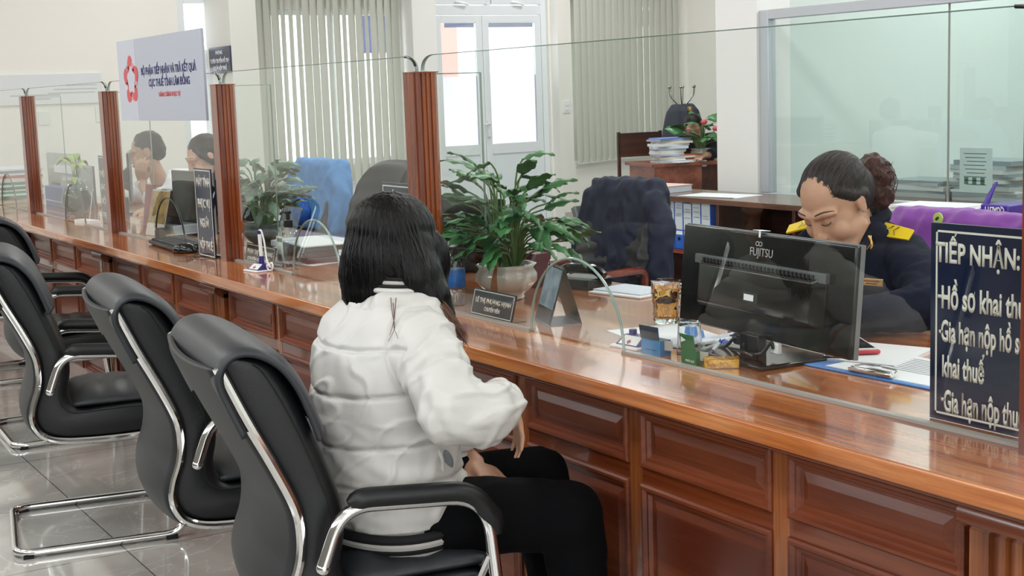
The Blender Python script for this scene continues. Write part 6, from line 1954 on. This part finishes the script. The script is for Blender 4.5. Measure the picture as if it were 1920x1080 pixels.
t = thing('note_pad', 'pale yellow sticky notes between the keyboard and the glass', 'notes', (at_z(318, 445, CT).x, 1.90, CT), R(12))
MB().box(-.06, .06, -.03, .03, 0, .008).build('pad', mat('pale_yellow_paper', '#e7dfae', .7), t)
t = thing('desk_speaker', 'small black round gadget at the foot of the arch behind the keyboard', 'speaker', (at_z(298, 447, CT).x, 1.84, CT))
MB().lathe([(.020, 0), (.024, .006), (.024, .035), (.014, .045), (.001, .046)], seg=20).build('body', BLACKP, t, smooth=True)

# ------------------------------------------------------------------ left bays
c = at_z(140, 412, CT)
t = thing('plant_jar', 'glass jar of roots and water with a small green plant behind the arch', 'plant', (at_y(146, 400, 1.93).x, 1.93, CT))
JAR = pane_glass('jar_glass', (.88, .90, .86), 1.2)
jp_ = [(.035, 0), (.055, .01), (.078, .05), (.082, .09), (.068, .14), (.045, .17), (.048, .185), (.044, .185), (.041, .17), (.063, .14), (.077, .09), (.073, .05), (.05, .014), (.001, .012)]
MB().lathe(jp_, seg=32).build('jar', JAR, t, smooth=True)
MB().lathe([(.001, .015), (.048, .018), (.070, .052), (.074, .09), (.060, .125), (.001, .125)], seg=24, mod=lambda a_, z: 1 + .05 * math.sin(7 * a_ + 60 * z)).build('root_mass', mat('brown_roots', '#453c1e', .7, var=.6, vscale=60, bump=.8, bscale=60), t, smooth=True)
rnd = random.Random(2)
for k in range(9):
    a_ = rnd.uniform(0, 2 * PI); L_ = rnd.uniform(.06, .13)
    d = Vector((math.cos(a_), math.sin(a_), 0)); h0 = rnd.uniform(.16, .34)
    p = d * rnd.uniform(.01, .05) + Vector((0, 0, h0))
    pts = [p, p + d * L_ * .5 + Vector((0, 0, .03)), p + d * L_ + Vector((0, 0, -.005))]
    MB().tube(catmull(pts, 4), [.002, .010, .016, .019, .018, .015, .010, .005, .001], 8, flat=.15).build('leaf', LEAF3, t, smooth=True)
    MB().tube([Vector((0, 0, .10)), p], .0018, 5).build('stem', LEAFST, t)
# blue folder box and label card
a = at_y(86, 380, 1.98); b = at_y(140, 380, 1.98)
t = thing('folder_box', 'dark blue document box between the left posts', 'box', (a.x, 1.98, CT))
MB().box(0, b.x - a.x, 0, .06, .0, at_y(110, 352, 1.98).z - CT).build('body', mat('royal_blue_box', '#1f4fa0', .4), t, bevel=.003)
MB().box(.02, b.x - a.x - .02, -.001, 0, .03, .035).build('label_line', WHITE, t)
a = at_y(88, 326, 2.05); b = at_y(131, 326, 2.05)
t = thing('label_card', 'white label card stuck on the grey monitor by the leftmost post', 'card', (a.x, 2.095, 0))
MB().box(0, b.x - a.x - .04, 0, .002, at_y(100, 323, 2.08).z, at_y(100, 309, 2.08).z).build('card', PAPER, t)
# sheets and sign prop between
t = thing('loose_paper', 'folded white paper right of the jar plant on the counter', 'papers', (at_z(155, 418, CT).x, 1.82, CT), R(10))
MB().box(-.09, .09, -.025, .03, 0, .014).build('sheet', PAPER, t)
a = at_y(172, 375, 1.98)
tent_calendar('white tent calendar edge-on left of the second post', (at_y(176, 400, 1.90).x, 1.90, CT), R(-14), .10, .15, .05, mat('white_board', '#dcdcdc', .5))
# coloured folders at the far left
FC = ['#d8dee6', '#7fa0c8', '#e4e2dc', '#b85a66', '#e8dcc8', '#cfe0e4', '#2d8f78', '#e9ecea', '#1f7f66', '#dfe8e6', '#2e9a80', '#e6eae8', '#3aa58c']
x_ = at_y(30, 380, 2.0).x
for k in range(13):
    t = thing('document_folder', ['white', 'light blue', 'white', 'rose', 'cream', 'pale blue', 'teal', 'white', 'dark teal', 'white', 'teal', 'white', 'sea green'][12 - k] + ' folder, number %s from the bottom of the left pile' % ['one', 'two', 'three', 'four', 'five', 'six', 'seven', 'eight', 'nine', 'ten', 'eleven', 'twelve', 'thirteen'][k], 'folder', (x_ - .17 + .006 * math.sin(k * 2.1), 2.02, CT + k * .0145), R(2 * math.sin(k * 1.7)), 'coloured folders piled at the left end')
    MB().box(-.26, .26, -.14, .14, 0, .014).build('folder', mat('folder_%s' % ['a', 'b', 'c', 'd', 'e', 'f', 'g', 'h', 'i', 'j', 'k', 'l', 'm'][k], FC[12 - k], .5), t, bevel=.003)

# ------------------------------------------------------------------ far desk, coat stand
fd = thing('far_desk', 'reddish brown desk with papers below the coat stand, far right corner', 'desk', (0, 0, 0))
A_ = CR(1221, 308, 12.0); B_ = CR(1358, 306, 12.2)
dz = A_.z
dvx = Vector((B_.x - A_.x, B_.y - A_.y, 0)); dl = dvx.length; ang = math.atan2(dvx.y, dvx.x)
MD = Matrix.Translation((A_.x, A_.y, 0)) @ Matrix.Rotation(ang, 4, 'Z')
MB().box(0, dl + .5, 0, .62, dz - .03, dz, MD).build('desk_top', W_DESK, fd, bevel=.003)
MB().box(.04, dl * .70, .02, .06, .0, dz - .03, MD).build('front_panel', W_DESK, fd)
MB().box(dl * .70, dl + .45, .04, .08, .0, dz - .03, MD).build('pedestal', W_CAB, fd)
MB().box(.04, .07, .06, .6, 0, dz - .03, MD).build('side_panel', W_DESK, fd)
MB().box(dl * .72, dl * .78, .038, .041, dz - .045, dz - .015, MD).build('sticker', WHITE, fd)
def on_far(u, v, dy): 
    p = CR(u, v, 12.1); q = MD.inverted() @ p; return MD @ Vector((q.x, dy, dz))
r3 = random.Random(8)
pf = on_far(1268, 305, .18)
t = thing('document_stack', 'tall untidy pile of documents on the far desk, blue folder on top', 'papers', tuple(pf), ang)
z = 0
for k in range(13):
    h = r3.uniform(.012, .024)
    MB().box(-.12 - .003 * k, .11 + (.05 if k > 7 else 0) + r3.uniform(-.02, .02), -.1, .1, z, z + h, Matrix.Translation((r3.uniform(-.02, .02), 0, 0)) @ Matrix.Rotation(r3.uniform(-.22, .22), 4, 'Z')).build('bundle', [PAPER2, PAPER, PAPER3, mat('grey_blue_paper', '#a6b2c4', .7)][k % 4] if k < 12 else mat('periwinkle_folder', '#7f8fd6', .5), t)
    z += h
pf = on_far(1302, 303, .16)
t = thing('document_stack', 'low pile with an orange cover in front of the red flower pot', 'papers', tuple(pf), ang)
for k, (h, mm) in enumerate(((.02, PAPER2), (.012, mat('dark_red_book', '#8a4038', .5)), (.02, PAPER3), (.012, mat('orange_cover', '#c06038', .5)))):
    MB().box(-.11, .11, -.07, .07, k * .018, k * .018 + h).build('bundle', mm, t)
pf = on_far(1298, 312, .06)
t = thing('loose_paper', 'white sheets overhanging the edge of the far desk', 'papers', tuple(pf), ang + R(15))
MB().box(-.16, .16, -.05, .05, 0, .008).build('sheet', PAPER, t)
# anthurium
pf = on_far(1340, 300, .22)
t = plant('anthurium with red flowers on the far desk by the pillar', tuple(pf), 1.05, 34, 5, LEAF, potm=POTM, name='anthurium', height=1.0, spread=.75, leaf=1.35, wide=1.7)
REDF = mat('red_flower', '#c2464f', .4)
for (u, v) in ((1320, 229), (1342, 241)):
    q = CR(u, v, 12.1) - pf
    MB().ell(q, (.030, .030, .022)).build('flower', REDF, t, smooth='all')
    MB().tube([Vector((0, 0, .12)), q], .003, 6).build('flower_stem', LEAFST, t)
# coat stand
cs = CR(1279, 200, 13.0)
t = thing('coat_stand', 'chrome coat stand with round-tipped hooks in the far corner', 'coat stand', (cs.x, cs.y, 0))
ztop = CR(1276, 163, 13.0).z
MB().tube([(0, 0, .02), (0, 0, ztop - .22)], .016, 10).build('pole', STEEL, t, smooth=True)
MB().lathe([(.18, 0), (.18, .02), (.03, .04)], seg=28).build('foot', STEEL, t, smooth=True)
for k in range(6):
    a_ = 2 * PI * k / 6 + .3
    d = Vector((math.cos(a_), math.sin(a_), 0))
    MB().tube(catmull([Vector((0, 0, ztop - .24)), d * .05 + Vector((0, 0, ztop - .16)), d * .12 + Vector((0, 0, ztop - .08)), d * .13 + Vector((0, 0, ztop))], 4), .0055, 8).build('hook', STEEL, t, smooth=True)
    MB().ell(d * .13 + Vector((0, 0, ztop)), .014).build('hook_ball', STEEL, t, smooth='all')
t = thing('coat', 'dark grey uniform coat hanging on the coat stand', 'coat', (cs.x, cs.y, 0))
m = MB()
zt_ = CR(1280, 195, 13.0).z
zb_ = CR(1280, 290, 13.0).z
rr = Vector((.53, .85, 0)); ff = Vector((.85, -.53, 0))
ring_body(m, [(.06 * ff.x, .06 * ff.y, zb_ - .35, .24, .12), (.06 * ff.x, .06 * ff.y, zb_, .225, .11), (.05 * ff.x, .05 * ff.y, (zt_ + zb_) / 2, .19, .10), (.04 * ff.x, .04 * ff.y, zt_ - .06, .15, .09), (.03 * ff.x, .03 * ff.y, zt_, .10, .06)], rr, ff)
m.blob('cloth', mat('charcoal_coat', '#2c3340', .8), t, .012, 3, lambda c_, n_: .012 * noise.noise(Vector((c_.x * 16, c_.y * 16, c_.z * 3))))
MB().cbox((0, 0, 0), (.05, .02, .04), Matrix.Translation((.14 * ff.x + .05 * rr.x, .14 * ff.y + .05 * rr.y, zt_ - .045))).build('badge', GOLD, t, bevel=.004)
fc = on_far(1240, 290, .85)
t = thing('wooden_chair', 'dark wooden chair back behind the far desk pile', 'chair', (fc.x, fc.y, 0), ang)
zc_ = CR(1240, 247, 12.8).z
MB().box(-.10, .34, 0, .03, zc_ - .22, zc_).build('back_rail', W_CAB, t, bevel=.005)
for x in (-.10, .31): MB().box(x, x + .03, 0, .03, 0, zc_ + .01).build('post', W_CAB, t, bevel=.004)
MB().box(-.10, .34, .03, .40, .40, .43).build('seat', W_CAB, t, bevel=.004)
for x in (-.08, .30): MB().box(x, x + .03, .35, .38, 0, .40).build('leg', W_CAB, t)

# ------------------------------------------------------------------ outside the door
PINKW = mat('pink_render', '#cf9a90', .8); WHW = mat('white_render', '#f2f1f0', .8); SKYG = mat('roof_sheet', '#4a5068', .6)
t = thing('neighbour_building', 'pale pink building with a window, seen through the far door', 'building', (-24, 10, 0))
MB().box(-3, 0, -9, 9, -1, 8).build('wall', WHW, t)
MB().box(0, .12, 2.6, 3.5, 1.6, 3.6).build('pink_panel', PINKW, t)
f_ = MB().box(0, .15, 1.2, 2.5, 2.0, 3.4).build('window', WHITE, t)
MB().box(.15, .17, 1.35, 2.35, 2.12, 3.0).build('pane', mat('window_blue_glass', '#3a4170', .2), f_)
MB().box(0, .5, .8, 3.7, 1.5, 1.62).build('ledge', WHW, t)
t = thing('carport_roof', 'grey sheet canopy on posts, seen through the right door leaf', 'canopy', (-18, 12.4, 0))
MB().box(-1.5, 1.5, -1.6, 2.4, 2.35, 2.42).build('roof_sheet', SKYG, t)
for y in (-1.4, .4, 2.2): MB().box(1.3, 1.4, y, y + .1, -.1, 2.35).build('post', SKYG, t)
struct(MB().box(-32, -12.25, -10, 30, -.3, -.12).build('floor_outside', mat('pale_concrete', '#d9d7d2', .9)))
